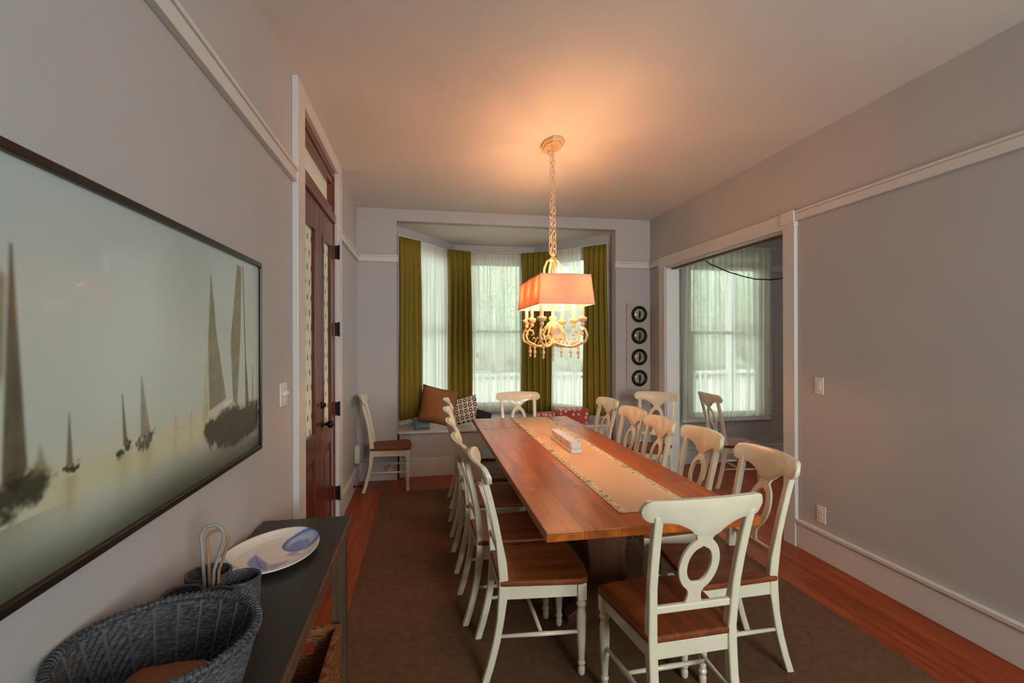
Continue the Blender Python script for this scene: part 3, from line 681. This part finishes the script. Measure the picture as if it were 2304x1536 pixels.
# hanger yoke
yk = MB(); yk.lathe([(.018, 2.16), (.026, 2.165), (.026, 2.185), (.018, 2.19), (.012, 2.205), (.016, 2.215), (.004, 2.23)], 14, (CX, CY, 0))
for s in (-1, 1):
    yk.tube([(CX, CY+s*.02, 2.175), (CX, CY+s*.05, 2.165), (CX, CY+s*.09, 2.12), (CX, CY+s*.115, 2.05), (CX, CY+s*.12, 1.98)], .008, 8)
    yk.tube([(CX+s*.02, CY, 2.175), (CX+s*.045, CY, 2.16), (CX+s*.065, CY, 2.11), (CX+s*.07, CY, 2.05), (CX+s*.07, CY, 1.98)], .008, 8)
yk.tube([(CX, CY, 2.17), (CX, CY, 1.62)], .009, 8)
for s in (-1, 1): yk.tube([(CX, CY+s*.12, 1.98), (CX, CY, 1.98)], .005, 6); yk.tube([(CX+s*.07, CY, 1.98), (CX, CY, 1.98)], .005, 6)
yk.tube([(CX-.175, CY, 1.98), (CX+.175, CY, 1.98)], .003, 6); yk.tube([(CX, CY-.35, 1.98), (CX, CY+.35, 1.98)], .003, 6)
build('hanger', yk, M['chand'], ch, smooth=True)
# shade: four tapered panels (open top and bottom)
sx0, sx1, sy0, sy1, z0, z1 = .198, .180, .37, .345, 1.812, 2.018
sh = MB(); b_ = [(-sx0, -sy0), (sx0, -sy0), (sx0, sy0), (-sx0, sy0)]; t_ = [(-sx1, -sy1), (sx1, -sy1), (sx1, sy1), (-sx1, sy1)]
sh.add([(CX+x, CY+y, z0) for x, y in b_]+[(CX+x, CY+y, z1) for x, y in t_], [(0, 1, 5, 4), (1, 2, 6, 5), (2, 3, 7, 6), (3, 0, 4, 7)])
so = build('lamp_shade', sh, M['shade'], ch, solid=.003)
def rim(z, hx, hy, r=.004):
    return MB().tube([(CX-hx, CY-hy, z), (CX+hx, CY-hy, z), (CX+hx, CY+hy, z), (CX-hx, CY+hy, z)], r, 6, closed=True)
m_ = mat('shade_trim', srgb(206, 176, 158), .8)
build('shade_binding', rim(z0, sx0, sy0), m_, so); build('shade_binding', rim(z1, sx1, sy1), m_, so)
# central body
bd = MB(); bd.lathe([(.003, 1.50), (.012, 1.515), (.03, 1.53), (.045, 1.545), (.02, 1.56), (.014, 1.60), (.035, 1.63), (.05, 1.66), (.045, 1.69), (.02, 1.71), (.03, 1.725), (.03, 1.735), (.012, 1.75), (.010, 1.79)], 18, (CX, CY, 0))
build('body', bd, M['chand'], ch, smooth=True)
arms = [(-.15, -.25), (.15, -.25), (-.165, 0), (.165, 0), (-.15, .25), (.15, .25)]
for ax, ay in arms:
    d = Vector((ax, ay, 0)); L_ = d.length; u = d.normalized()
    def P(r, z): return (CX+u.x*r, CY+u.y*r, z)
    a = MB()
    pts = [P(.015, 1.545)]+[P(.02+(L_-.02)*t, 1.545-.03*math.sin(PI*t*.9)+.0*t) for t in (.25, .5, .75)]+[P(L_+.03, 1.555), P(L_+.045, 1.60), P(L_+.025, 1.64), P(L_-.005, 1.635), P(L_-.015, 1.61), P(L_+.003, 1.598)]
    a.tube(pts, [.0095]*5+[.009, .0085, .0075, .006, .005], 7)
    a.tube([P(.02, 1.70), P(L_*.3, 1.66), P(L_*.45, 1.60), P(L_*.38, 1.565), P(L_*.27, 1.575), P(L_*.3, 1.60)], .0055, 6)
    a.tube([P(L_+.025, 1.64), P(L_, 1.668)], .006, 7)
    a.tube([P(L_*.7, 1.53), P(L_*.62, 1.57), P(L_*.72, 1.585), P(L_*.78, 1.565)], .004, 6)
    ao = build('arm', a, M['chand'], ch, smooth=True)
    c = P(L_, 0)
    build('candle_cup', MB().lathe([(.006, 1.66), (.014, 1.668), (.018, 1.682), (.012, 1.692), (.030, 1.70), (.034, 1.716), (.034, 1.724), (.016, 1.73), (.016, 1.736)], 14, c), M['chand'], ao, smooth=True)
    build('candle_sleeve', MB().lathe([(.0145, 1.736), (.0145, 1.852), (.012, 1.855), (.008, 1.857)], 12, c), M['wax'], ao, smooth=True)
    build('bulb', MB().lathe([(.007, 1.855), (.013, 1.877), (.0165, 1.897), (.014, 1.920), (.007, 1.942), (.001, 1.957)], 12, c), M['bulb'], ao, smooth=True)
    dp = MB()
    q = P(L_*.86, 0)
    dp.lathe([(.002, 1.525), (.004, 1.52), (.011, 1.508), (.004, 1.496), (.007, 1.49), (.014, 1.474), (.006, 1.458), (.004, 1.454), (.010, 1.444), (.006, 1.434), (.001, 1.426)], 10, q)
    build('pendant_drop', dp, M['chand'], ao, smooth=True)
    light('chandelier_bulb_light', 'POINT', (c[0], c[1], 1.925), 3.7, (1, .50, .22), shadow_soft_size=.03)
build('pendant_drop', MB().lathe([(.001, 1.505), (.004, 1.50), (.012, 1.485), (.004, 1.468), (.008, 1.46), (.012, 1.445), (.004, 1.428), (.007, 1.415), (.001, 1.40)], 12, (CX, CY, 0)), M['chand'], ch, smooth=True)
# ------------------------------------------------------------------ painting of sailboats
def poly_sd(px_, pz_, poly):
    d = 1e9; ins = False; n = len(poly); j = n-1
    for i in range(n):
        xi, zi = poly[i]; xj, zj = poly[j]
        ex, ez = xj-xi, zj-zi; wx, wz = px_-xi, pz_-zi
        t = max(0, min(1, (wx*ex+wz*ez)/(ex*ex+ez*ez+1e-12))); dx, dz = wx-ex*t, wz-ez*t; d = min(d, dx*dx+dz*dz)
        if ((zi > pz_) != (zj > pz_)) and (px_ < (xj-xi)*(pz_-zi)/(zj-zi+1e-12)+xi): ins = not ins
        j = i
    return -math.sqrt(d) if ins else math.sqrt(d)
PY0, PY1, PZ0, PZ1 = .66, 2.225, 1.115, 1.872
lerp = lambda a, b, t: tuple(a[i]+(b[i]-a[i])*t for i in range(3))
def sm(a, b, x): t = max(0, min(1, (x-a)/(b-a))); return t*t*(3-2*t)
C3 = lambda r, g, b: srgb(r, g, b)[:3]
sail = C3(118, 108, 74); sail2 = C3(78, 71, 50); hullc = C3(36, 33, 25); faint = C3(176, 170, 132); mast = C3(50, 46, 38)
shapes = [  # polygon, colour, softness, strength
 ([(.962, 1.72), (.968, 1.72), (1.0, 1.33), (.975, 1.29), (.945, 1.31)], sail2, .006, .95),
 ([(.93, 1.69), (.955, 1.66), (.95, 1.5), (.88, 1.31), (.80, 1.31)], sail, .010, .85),
 ([(.70, 1.335), (.80, 1.30), (.96, 1.325), (1.06, 1.31), (1.055, 1.285), (1.02, 1.262), (.86, 1.24), (.74, 1.25)], hullc, .016, .95),
 ([(1.028, 1.36), (1.035, 1.35), (1.05, 1.31), (1.01, 1.31)], sail, .008, .7),
 ([(1.101, 1.41), (1.104, 1.41), (1.114, 1.305), (1.094, 1.305)], sail2, .004, .8),
 ([(1.088, 1.303), (1.124, 1.303), (1.12, 1.288), (1.094, 1.286)], hullc, .005, .95),
 ([(1.273, 1.43), (1.277, 1.43), (1.296, 1.31), (1.278, 1.31)], sail2, .004, .85),
 ([(1.258, 1.31), (1.305, 1.31), (1.302, 1.288), (1.264, 1.284)], hullc, .005, .95),
 ([(1.351, 1.465), (1.355, 1.465), (1.395, 1.315), (1.348, 1.315)], sail, .006, .75),
 ([(1.338, 1.308), (1.41, 1.316), (1.405, 1.288), (1.345, 1.28)], hullc, .007, .85),
 ([(1.52, 1.35), (1.523, 1.35), (1.535, 1.30), (1.508, 1.30)], faint, .007, .8),
 ([(1.614, 1.345), (1.618, 1.345), (1.628, 1.30), (1.60, 1.30)], faint, .007, .8),
 ([(1.752, 1.775), (1.760, 1.775), (1.80, 1.58), (1.88, 1.352), (1.74, 1.325), (1.735, 1.55)], sail, .004, .95),
 ([(1.73, 1.60), (1.735, 1.60), (1.732, 1.31), (1.69, 1.29)], faint, .006, .9),
 ([(1.985, 1.846), (2.03, 1.846), (2.02, 1.6), (1.985, 1.31), (1.945, 1.335), (1.92, 1.55)], sail, .004, .95),
 ([(2.04, 1.85), (2.05, 1.85), (2.075, 1.5), (2.11, 1.30), (2.07, 1.29), (2.065, 1.5)], sail2, .004, .95),
 ([(2.15, 1.46), (2.154, 1.46), (2.165, 1.30), (2.145, 1.30)], sail, .006, .8),
 ([(1.70, 1.285), (1.80, 1.30), (1.92, 1.32), (2.05, 1.30), (2.10, 1.305), (2.225, 1.31), (2.225, 1.19), (2.10, 1.18), (1.95, 1.165), (1.82, 1.19), (1.71, 1.22)], hullc, .014, .92),
 ([(1.85, 1.335), (1.93, 1.345), (1.93, 1.332), (1.85, 1.318)], C3(206, 206, 188), .003, .9),
]
rnd = random.Random(2)
blots = [(rnd.uniform(.7, 2.22), rnd.uniform(1.4, 1.86), rnd.uniform(.1, .3), rnd.uniform(-.035, .035)) for _ in range(26)]
def paint(y, z):
    t = (z-PZ0)/(PZ1-PZ0)
    c = lerp(C3(184, 190, 178), C3(168, 178, 172), sm(.35, 1, t))
    c = lerp(c, C3(196, 190, 146), math.exp(-((t-.21)/.075)**2)*.75*(1-.3*sm(1.0, .7, y)))
    c = lerp(c, C3(74, 77, 62), sm(.19, -.02, t+.02*math.sin(y*7)))
    c = lerp(c, C3(60, 62, 50), .5*sm(.12, -.02, t)*sm(1.5, .7, y)+.35*sm(.20, .02, t)*sm(1.6, 2.2, y))
    for by, bz, br, s in blots:
        d2 = ((y-by)**2+(z-bz)**2)/(br*br)
        if d2 < 4: k = s*math.exp(-d2*1.5); c = tuple(max(0, q*(1+k*2)) for q in c)
    # reflections under the hulls
    for yy, w_, z_, s in ((1.105, .018, 1.285, .55), (1.28, .024, 1.285, .4), (1.375, .03, 1.28, .45), (1.52, .014, 1.29, .3), (1.615, .014, 1.29, .3), (1.88, .15, 1.19, .4), (.92, .14, 1.24, .5)):
        if z < z_: c = lerp(c, C3(150, 136, 70) if w_ < .1 else C3(70, 68, 48), s*math.exp(-((y-yy)/w_)**2)*max(0, 1-(z_-z)/.14))
    for poly, col, soft, st in shapes:
        if y < min(p[0] for p in poly)-.04 or y > max(p[0] for p in poly)+.04 or z < min(p[1] for p in poly)-.04 or z > max(p[1] for p in poly)+.04: continue
        d = poly_sd(y, z, poly)
        if col is hullc: d += .022*mnoise.noise(Vector((y*26, z*34, 1)))+.012*mnoise.noise(Vector((y*80, z*90, 4)))
        if d < soft*1.2:
            g = 1+.35*mnoise.noise(Vector((y*60, z*14, 2)))+.25*mnoise.noise(Vector((y*25, z*40, 7)))
            c = lerp(c, tuple(q*g for q in col), st*sm(soft, -soft, d))
    return c
NY, NZ = 430, 230
vs = [(XL+.030, PY0+(PY1-PY0)*i/NY, PZ0+(PZ1-PZ0)*j/NZ) for j in range(NZ+1) for i in range(NY+1)]
pt = thing('sailboat_painting', (XL+.01, (PY0+PY1)/2, PZ0), 'wide framed painting of sailboats on pale misty water, on the left wall', 'painting')
pm = MB().add(vs, [(j*(NY+1)+i, j*(NY+1)+i+1, (j+1)*(NY+1)+i+1, (j+1)*(NY+1)+i) for j in range(NZ) for i in range(NY)])
po = build('canvas', pm, M['painting'], pt)
at = po.data.color_attributes.new('paint', 'FLOAT_COLOR', 'POINT')
buf = []
for v in vs: buf += [*paint(v[1], v[2]), 1.0]
at.data.foreach_set('color', buf)
fr = MB(); a, b = XL+.002, XL+.042
fr.box(a, b, PY0-.012, PY1+.012, PZ1, PZ1+.02); fr.box(a, b, PY0-.012, PY1+.012, PZ0-.02, PZ0); fr.box(a, b, PY0-.012, PY0, PZ0, PZ1); fr.box(a, b, PY1, PY1+.012, PZ0, PZ1)
build('picture_frame', fr, M['frame'], pt, bevel=.003)
build('backing', B(XL+.001, XL+.026, PY0, PY1, PZ0, PZ1), M['frame'], pt)
# ------------------------------------------------------------------ round mirrors on a panel
mp_ = thing('mirror_panel', (2.625, YF-.001, .95), 'tall pale wall panel with four round dark-rimmed glass pictures one above another', 'wall decor')
build('panel', B(2.468, 2.775, YF-.022, YF-.001, .95, 2.02), M['panel'], mp_, bevel=.003)
for z in (1.888, 1.623, 1.360, 1.100):
    T = Matrix.Translation((2.627, YF-.022, z)) @ Matrix.Rotation(PI/2, 4, 'X')
    r = MB(); n = 36
    rings = []
    for k in range(n):
        A = 2*PI*k/n; rings.append([((.085+.017*math.cos(B_))*math.cos(A), (.085+.017*math.cos(B_))*math.sin(A), .016+.016*math.sin(B_)) for B_ in [2*PI*q/8 for q in range(8)]])
    r.loft(rings, closed=True, T=T)
    for k in range(12):
        A = 2*PI*k/12; r.lathe([(.006, .026), (.005, .036), (.001, .038)], 8, (.086*math.cos(A), .086*math.sin(A), 0), T=T)
    ro = build('porthole_rim', r, M['iron'], mp_, smooth=True)
    build('picture_glass', MB().lathe([(.076, .002), (.074, .010), (.05, .016), (.025, .019), (.002, .020)], 28, T=T), M['portpic'], ro, smooth=True)
    lf = MB(); lf.prism([(0, .062), (.014, .03), (.018, 0), (.010, -.035), (-.004, -.066), (-.012, -.03), (-.010, .02)], .018, .023, T=T)
    build('leaf_motif', lf, M['iron'], ro, bevel=.002)
# ------------------------------------------------------------------ sideboard and what stands on it
sb = thing('console_table', (-.52, 1.2, 0), 'long narrow dark-topped console table against the left wall under the painting', 'console table')
build('table_top', B(XL+.02, -.335, -.1, 2.33, .722, .75), M['sidetop'], sb, bevel=.002)
build('edge_band', B(-.335, -.325, -.1, 2.33, .705, .75), M['sideedge'], sb, bevel=.002)
for y in (2.235, -.06):
    build('leg', B(-.400, -.340, y, y+.06, .0105, .722), M['sideleg'], sb, bevel=.003); build('leg', B(XL+.035, XL+.095, y, y+.06, 0, .722), M['sideleg'], sb, bevel=.003)
m = MB(); m.box(XL+.06, XL+.08, -.05, 2.29, .66, .722); build('rear_rail', m, M['sideleg'], sb)
build('end_rail', B(XL+.095, -.40, 2.255, 2.275, .65, .722), M['sideleg'], sb)
# large round woven bowl
bc = (-.53, 1.105)
bw = thing('woven_bowl', (*bc, .75), 'large round grey-washed wicker bowl in the near corner of the console table', 'basket')
def woven(prof_o, prof_i, n, c, sx=1, sy=1, amp=.0018, rows=1):
    rings = []
    allp = [(r, z, 1) for r, z in prof_o]+[(r, z, -1) for r, z in prof_i]
    for j, (r, z, s) in enumerate(allp):
        rings.append([(c[0]+(r+s*amp*math.cos(i*PI+j*PI))*sx*math.cos(2*PI*i/n), c[1]+(r+s*amp*math.cos(i*PI+j*PI))*sy*math.sin(2*PI*i/n), z) for i in range(n)])
    return MB().loft(rings)
NR = 18
po_ = [(.118+.060*(k/NR)**.8, .752+.186*k/NR) for k in range(NR+1)]
pi_ = [(r-.009, z) for r, z in reversed(po_)]; pi_ = [p for p in pi_ if p[1] > .765]+[(.10, .764), (.02, .764)]
build('bowl_wall', woven([(.02, .751), (.11, .751)]+po_, pi_, 96, bc), M['basket'], bw, smooth=False)
rimp = MB().tube([(bc[0]+.174*math.cos(2*PI*i/60), bc[1]+.174*math.sin(2*PI*i/60), .942) for i in range(60)], .008, 8, closed=True)
for i in range(90):
    A = 2*PI*i/90; p = Vector((bc[0]+.174*math.cos(A), bc[1]+.174*math.sin(A), .942)); rd_ = Vector((math.cos(A), math.sin(A), 0)); tn = Vector((-math.sin(A), math.cos(A), 0))
    rimp.tube([p+.0095*(rd_*math.cos(b)+Vector((0, 0, 1))*math.sin(b))+tn*.004*(b/PI-1) for b in [2*PI*k/8 for k in range(9)]], .0022, 4)
build('rim', rimp, M['basket'], bw)
rb = MB()
for i in range(22):
    A = 2*PI*i/22+.1; rb.tube([(bc[0]+(r-.010)*math.cos(A), bc[1]+(r-.010)*math.sin(A), z) for r, z in po_[1::3]]+[(bc[0]+.167*math.cos(A), bc[1]+.167*math.sin(A), .936)], .0032, 5)
build('stake', rb, mat('grey_willow', srgb(86, 86, 89), .6, noise=.15, nscale=60), bw)
cl_ = MB().lathe([(.003, .845), (.05, .847), (.09, .84), (.112, .815), (.110, .768), (.09, .766), (.003, .766)], 26, (bc[0]-.0, bc[1], 0))
for i, p in enumerate(cl_.v): p.z += .010*math.sin(p.x*50)*math.cos(p.y*38) if p.z > .79 else 0
tag(build('folded_cloth', cl_, M['wicker_int'], smooth=True), 'rust-brown cloth lying in the bottom of the big wicker bowl', 'cloth')
# triple cup caddy with loop handles
cy_ = thing('woven_cutlery_caddy', (-.60, 1.52, .75), 'grey woven caddy of joined cups with tall looped handles, beside the white platter', 'caddy')
for (x, y, r_) in ((-.632, 1.585, .060), (-.528, 1.535, .054), (-.65, 1.465, .050), (-.56, 1.445, .048)):
    NR2 = 11
    o_ = [(r_*.90+(.10*r_)*k/NR2, .752+.108*k/NR2) for k in range(NR2+1)]; i_ = [(a-.006, b) for a, b in reversed(o_)]; i_ = [p for p in i_ if p[1] > .762]+[(.005, .762)]
    cu = build('woven_cup', woven([(.005, .751)]+o_, i_, 44, (x, y), amp=.0013), M['basket'], cy_)
    build('cup_rim', MB().tube([(x+(r_-.003)*math.cos(2*PI*i/30), y+(r_-.003)*math.sin(2*PI*i/30), .862) for i in range(30)], .0048, 6, closed=True), M['basket'], cu, smooth=True)
def loop(x, y, w, h, tx, r_):
    pts = [(x-.012, y, .77)]
    for i in range(17):
        a = PI+.35-(PI+.7)*i/16
        pts.append((x+tx*.5+w*math.cos(a)*1.0, y, .86+h-w+w*math.sin(a)*1.15))
    pts.append((x+.010, y-.004, .90)); pts.append((x+.004, y-.004, .77))
    return MB().tube(pts, r_, 7)
build('loop_handle', loop(-.598, 1.512, .030, .165, .01, .0048), M['handle'], cy_, smooth=True)
build('loop_handle', loop(-.585, 1.512, .028, .150, .012, .0044), M['handle2'], cy_, smooth=True)
# fish platter
pc = Vector((-.553, 1.940)); pang = math.radians(78); PA, PB = .210, .157
pv = []; pf = []; prof = [(0, .760), (.25, .760), (.5, .7605), (.72, .763), (.86, .770), (.96, .778), (1.0, .781), (1.0, .777), (.9, .768), (.7, .757), (.6, .7515), (0, .7515)]
NA, NRR = 96, 46
u_ = Vector((math.cos(pang), math.sin(pang))); v_ = Vector((-math.sin(pang), math.cos(pang)))
tz = lambda s: sum(0 for _ in ()) or (lambda k: prof[k][1]+(prof[k+1][1]-prof[k][1])*((s-prof[k][0])/(prof[k+1][0]-prof[k][0])))(min(5, max(i for i in range(6) if prof[i][0] <= s+1e-9)))
rings = []
uvs = []
for k in range(NRR+1):
    s = max(.004, k/NRR); z = tz(min(s, 1))
    rings.append([(s, 2*PI*i/NA, z) for i in range(NA)])
for s, z in ((1.0, .777), (.9, .768), (.7, .757), (.6, .7515), (.02, .7515)): rings.append([(s, 2*PI*i/NA, z) for i in range(NA)])
def pxy(s, a): q = pc+u_*(PA*s*math.cos(a))+v_*(PB*s*math.sin(a)*(1-.10*math.cos(a))); return q
mbp = MB().loft([[(*pxy(s, a), z) for s, a, z in r] for r in rings])
pl_ = thing('oval_platter', (pc.x, pc.y, .75), 'white oval platter painted with a blue fish, lying on the console table', 'platter')
po2 = build('dish', mbp, M['plate'], pl_, smooth=True)
def fish(s, a):
    X = s*math.cos(a); Y = s*math.sin(a); w = C3(232, 222, 208); blue = C3(70, 92, 176); lb = C3(130, 158, 214)
    c = w
    d = math.hypot((X-.52)/.43, (Y+.40)/.44)
    if d < 1.0: c = lerp(C3(176, 192, 222), blue, sm(.55, .97, d)); c = lerp(c, blue, sm(.5, .25, math.hypot(X-.36, Y+.42)/.6)*.8)
    elif d < 1.06: c = lerp(blue, w, sm(1, 1.06, d))
    else:
        e = abs(math.hypot((X-.0)/.72, (Y+.12)/.52)-1)
        if Y > -.05 and -.5 < X < .3: c = lerp(c, C3(200, 190, 190), .6*sm(.05, 0, e))
    for poly, k in (([(-.04, .39), (-.30, .36), (-.46, .26), (-.68, -.05), (-.70, -.34), (-.38, -.13)], .85), ([(-.45, -.16), (-.25, -.57), (-.70, -.36)], .6), ([(-.12, -.34), (-.06, -.72), (.12, -.45), (.10, -.38)], .6), ([(-.33, .90), (-.40, .86), (-.60, .50), (-.60, .30), (-.52, .50)], .7)):
        p = poly_sd(X, Y, poly); c = lerp(c, C3(104, 112, 188), k*sm(.02, -.03, p))
    p = poly_sd(X, Y, [(-.10, .33), (-.42, .02), (-.60, -.2), (-.5, .0)]); c = lerp(c, blue, .7*sm(.02, -.01, p))
    return c
at = po2.data.color_attributes.new('paint', 'FLOAT_COLOR', 'POINT'); buf = []
for r in rings:
    for s, a, z in r: buf += [*fish(s, a), 1.0]
at.data.foreach_set('color', buf)
# wicker tray basket on the floor under the console
wb = thing('wicker_tray_basket', (-.51, 1.86, .0105), 'open rectangular brown wicker basket on the floor under the console table', 'basket')
def wwall(x0, x1, y0, y1, hole=False):
    m = MB(); n = 12
    for k in range(n):
        z = .025+.29*k/n; e = .003 if k % 2 else 0
        if hole and k in (8, 9): m.box(x0+e, x0+.09, y0+e, y1-e, z, z+.025); m.box(x1-.09, x1-e, y0+e, y1-e, z, z+.025)
        else: m.box(x0+e, x1-e, y0+e, y1-e, z, z+.025)
    m.box(x0-.004, x1+.004, y0-.004, y1+.004, .312, .328); return m
for a_ in (((-.372, -.352, 1.40, 2.20)), ((-.70, -.68, 1.40, 2.20))): build('side_wall', wwall(*a_), M['wickerb'], wb, bevel=.003)
build('end_wall', wwall(-.68, -.372, 2.18, 2.20, True), M['wickerb'], wb, bevel=.003); build('end_wall', wwall(-.68, -.372, 1.40, 1.42, True), M['wickerb'], wb, bevel=.003)
build('bottom', B(-.68, -.372, 1.42, 2.18, .011, .03), M['wickerb'], wb)
# ------------------------------------------------------------------ on the window seat
def pillow(w, h, d, n=14):
    m = MB(); vs = []
    for s in (1, -1):
        for j in range(n+1):
            for i in range(n+1):
                u = 2*i/n-1; v = 2*j/n-1; e = (1-u**4)*(1-v**4)
                k = 1-.06*(1-abs(u))*(abs(v)**3); k2 = 1-.06*(1-abs(v))*(abs(u)**3)
                vs.append((u*w/2*k2*(1-.05*(1-u*u)*0), v*h/2*k, s*d/2*math.sqrt(max(0, e))**.9))
    f = []; N_ = (n+1)*(n+1)
    for s in (0, 1):
        for j in range(n):
            for i in range(n): q = (s*N_+j*(n+1)+i, s*N_+j*(n+1)+i+1, s*N_+(j+1)*(n+1)+i+1, s*N_+(j+1)*(n+1)+i); f.append(q if s == 0 else q[::-1])
    return m.add(vs, f)
def place_pillow(w, h, d, loc, rot, m, label):
    o = build('throw_cushion', pillow(w, h, d), m, smooth=True); o.location = loc; o.rotation_euler = rot
    bm = bmesh.new(); bm.from_mesh(o.data); bmesh.ops.remove_doubles(bm, verts=bm.verts, dist=.0008); bm.to_mesh(o.data); bm.free()
    mw_ = Matrix.LocRotScale(Vector(loc), o.rotation_euler.to_quaternion(), None)
    bpy.context.view_layer.update()
    o.location.z += .5255-min((mw_ @ v.co).z for v in o.data.vertices)
    return tag(o, label, 'cushion')
place_pillow(.45, .45, .15, (.18, 5.83, .762), (math.radians(72), math.radians(14), math.radians(12)), M['brown'], 'large plain brown cushion leaning on the left part of the window seat')
place_pillow(.34, .34, .11, (.50, 5.93, .695), (math.radians(62), math.radians(-14), math.radians(-14)), M['bw'], 'cushion with rows of black motifs on cream, right of the brown cushion')
place_pillow(.20, .15, .08, (-.02, 5.80, .605), (math.radians(75), 0, .4), M['grayblue'], 'small grey-blue cushion low behind the brown cushion on the window seat')
place_pillow(.20, .17, .12, (.72, 5.82, .605), (math.radians(70), math.radians(18), .2), M['navy'], 'small black cushion on the window seat beside the table corner')
def dotbox(x0, x1, y0, y1, h, rz, label):
    t = thing('dotted_gift_box', ((x0+x1)/2, (y0+y1)/2, .525), label, 'box', 'red dotted boxes on the window seat', rz)
    w, d = (x1-x0)/2, (y1-y0)/2
    build('box_body', B(-w, w, -d, d, 0, h*.8), M['dots'], t, bevel=.004, local=True)
    build('lid', B(-w-.006, w+.006, -d-.006, d+.006, h*.72, h), M['dots'], t, bevel=.004, local=True)
dotbox(1.66, 2.06, 5.80, 6.05, .175, -.08, 'right and taller of the two red boxes with pale dots on the window seat')
dotbox(1.40, 1.62, 5.86, 6.05, .125, .05, 'left and lower of the two red boxes with pale dots on the window seat')
# ------------------------------------------------------------------ hanging cord in the adjoining room
raw = [(2.945, 4.66, 2.55), (2.943, 4.66, 2.413), (3.001, 4.63, 2.363), (3.154, 4.55, 2.275), (3.266, 4.49, 2.228), (3.376, 4.43, 2.19), (3.501, 4.36, 2.179), (3.621, 4.3, 2.192), (3.80, 4.2, 2.26), (4.05, 4.05, 2.5), (4.3, 3.9, 3.05)]
tag(build('swag_cord', MB().tube(raw, .006, 6), M['iron'], smooth=True), 'thin dark cord swagging from wall to ceiling in the adjoining room', 'cord')
# ------------------------------------------------------------------ outside the windows
tag(build('paving', B(-30, 40, 7.3, 70, -.75, -.6), M['concrete']), 'pale sunlit paving seen through the sheer curtains', 'ground')
def blob(x, y, r, h, seed):
    bm = bmesh.new(); bmesh.ops.create_icosphere(bm, subdivisions=3, radius=1); rn_ = random.Random(seed); ph = [rn_.uniform(0, 6) for _ in range(6)]
    m = MB(); bm.verts.ensure_lookup_table()
    for v in bm.verts:
        k = 1+.12*math.sin(v.co.x*7+ph[0])*math.sin(v.co.y*6+ph[1])+.08*math.sin(v.co.z*11+ph[2]+v.co.x*9)
        m.v.append(Vector((x+v.co.x*r*k, y+v.co.y*r*k, -.6+h*.5+v.co.z*h/2*k)))
    lo = min(p.z for p in m.v)
    for p in m.v: p.z += -.598-lo
    m.f = [tuple(q.index for q in f.verts) for f in bm.faces]; bm.free(); return m
bl = [(-7, 27, 2.5, 7, 'leftmost'), (-1.2, 30, 2.5, 7.5, 'left-centre'), (4.6, 29, 2.5, 7, 'right-centre'), (10.4, 28, 2.5, 7.5, 'right'), (16.2, 27, 2.5, 7, 'far right'), (22, 28, 2.5, 7, 'rightmost')]
for i, (x, y, r, h, w_) in enumerate(bl):
    tag(build('garden_tree', blob(x, y, r, h, i), M['hedge'], smooth=True), w_+' rounded green tree beyond the paving outside the windows', 'tree', 'trees outside')
hm = MB()
for j in range(13):
    for i in range(81):
        x = -22+i*.75; z = -.47+j*.45; hm.v.append(Vector((x, 34+.8*mnoise.noise(Vector((x*.5, z*.7, 0))), z+(.5*mnoise.noise(Vector((x*.4, 9, 0))) if j == 12 else 0))))
hm.f = [(j*81+i, j*81+i+1, (j+1)*81+i+1, (j+1)*81+i) for j in range(12) for i in range(80)]
tag(build('boundary_hedge', hm, M['hedge'], smooth=True, solid=.8), 'long pale green hedge closing the garden behind the trees', 'hedge')
pr = thing('porch_railing', (3, 9.2, -.6), 'white porch railing with thin balusters outside the bay window', 'railing')
build('deck', B(-5, 10, 7.35, 9.4, -.6, -.05), M['porch'], pr)
build('top_rail', B(-5, 10, 9.16, 9.24, .88, .94), M['porch'], pr); build('bottom_rail', B(-5, 10, 9.17, 9.23, .05, .10), M['porch'], pr)
bl0 = None
for k in range(62):
    x = -1.5+.12*k
    b_o = build('baluster', B(x-.016, x+.016, 9.184, 9.216, .10, .88), M['porch'], pr) if bl0 is None else None
    if bl0 is None: bl0 = b_o; bx0 = x
    else:
        c_ = bl0.copy(); COL.objects.link(c_); c_.parent = pr; c_.location = (x-bx0, 0, 0)
for x in (-1.9, 2.15, 6.4): build('post', B(x-.07, x+.07, 9.13, 9.27, -.6, 3.1), M['porch'], pr, bevel=.01)
build('porch_shade_roof', B(-5, 10, 7.15, 9.6, 3.1, 3.2), M['porch'], pr)  # roof added to shade the upper part of the window view
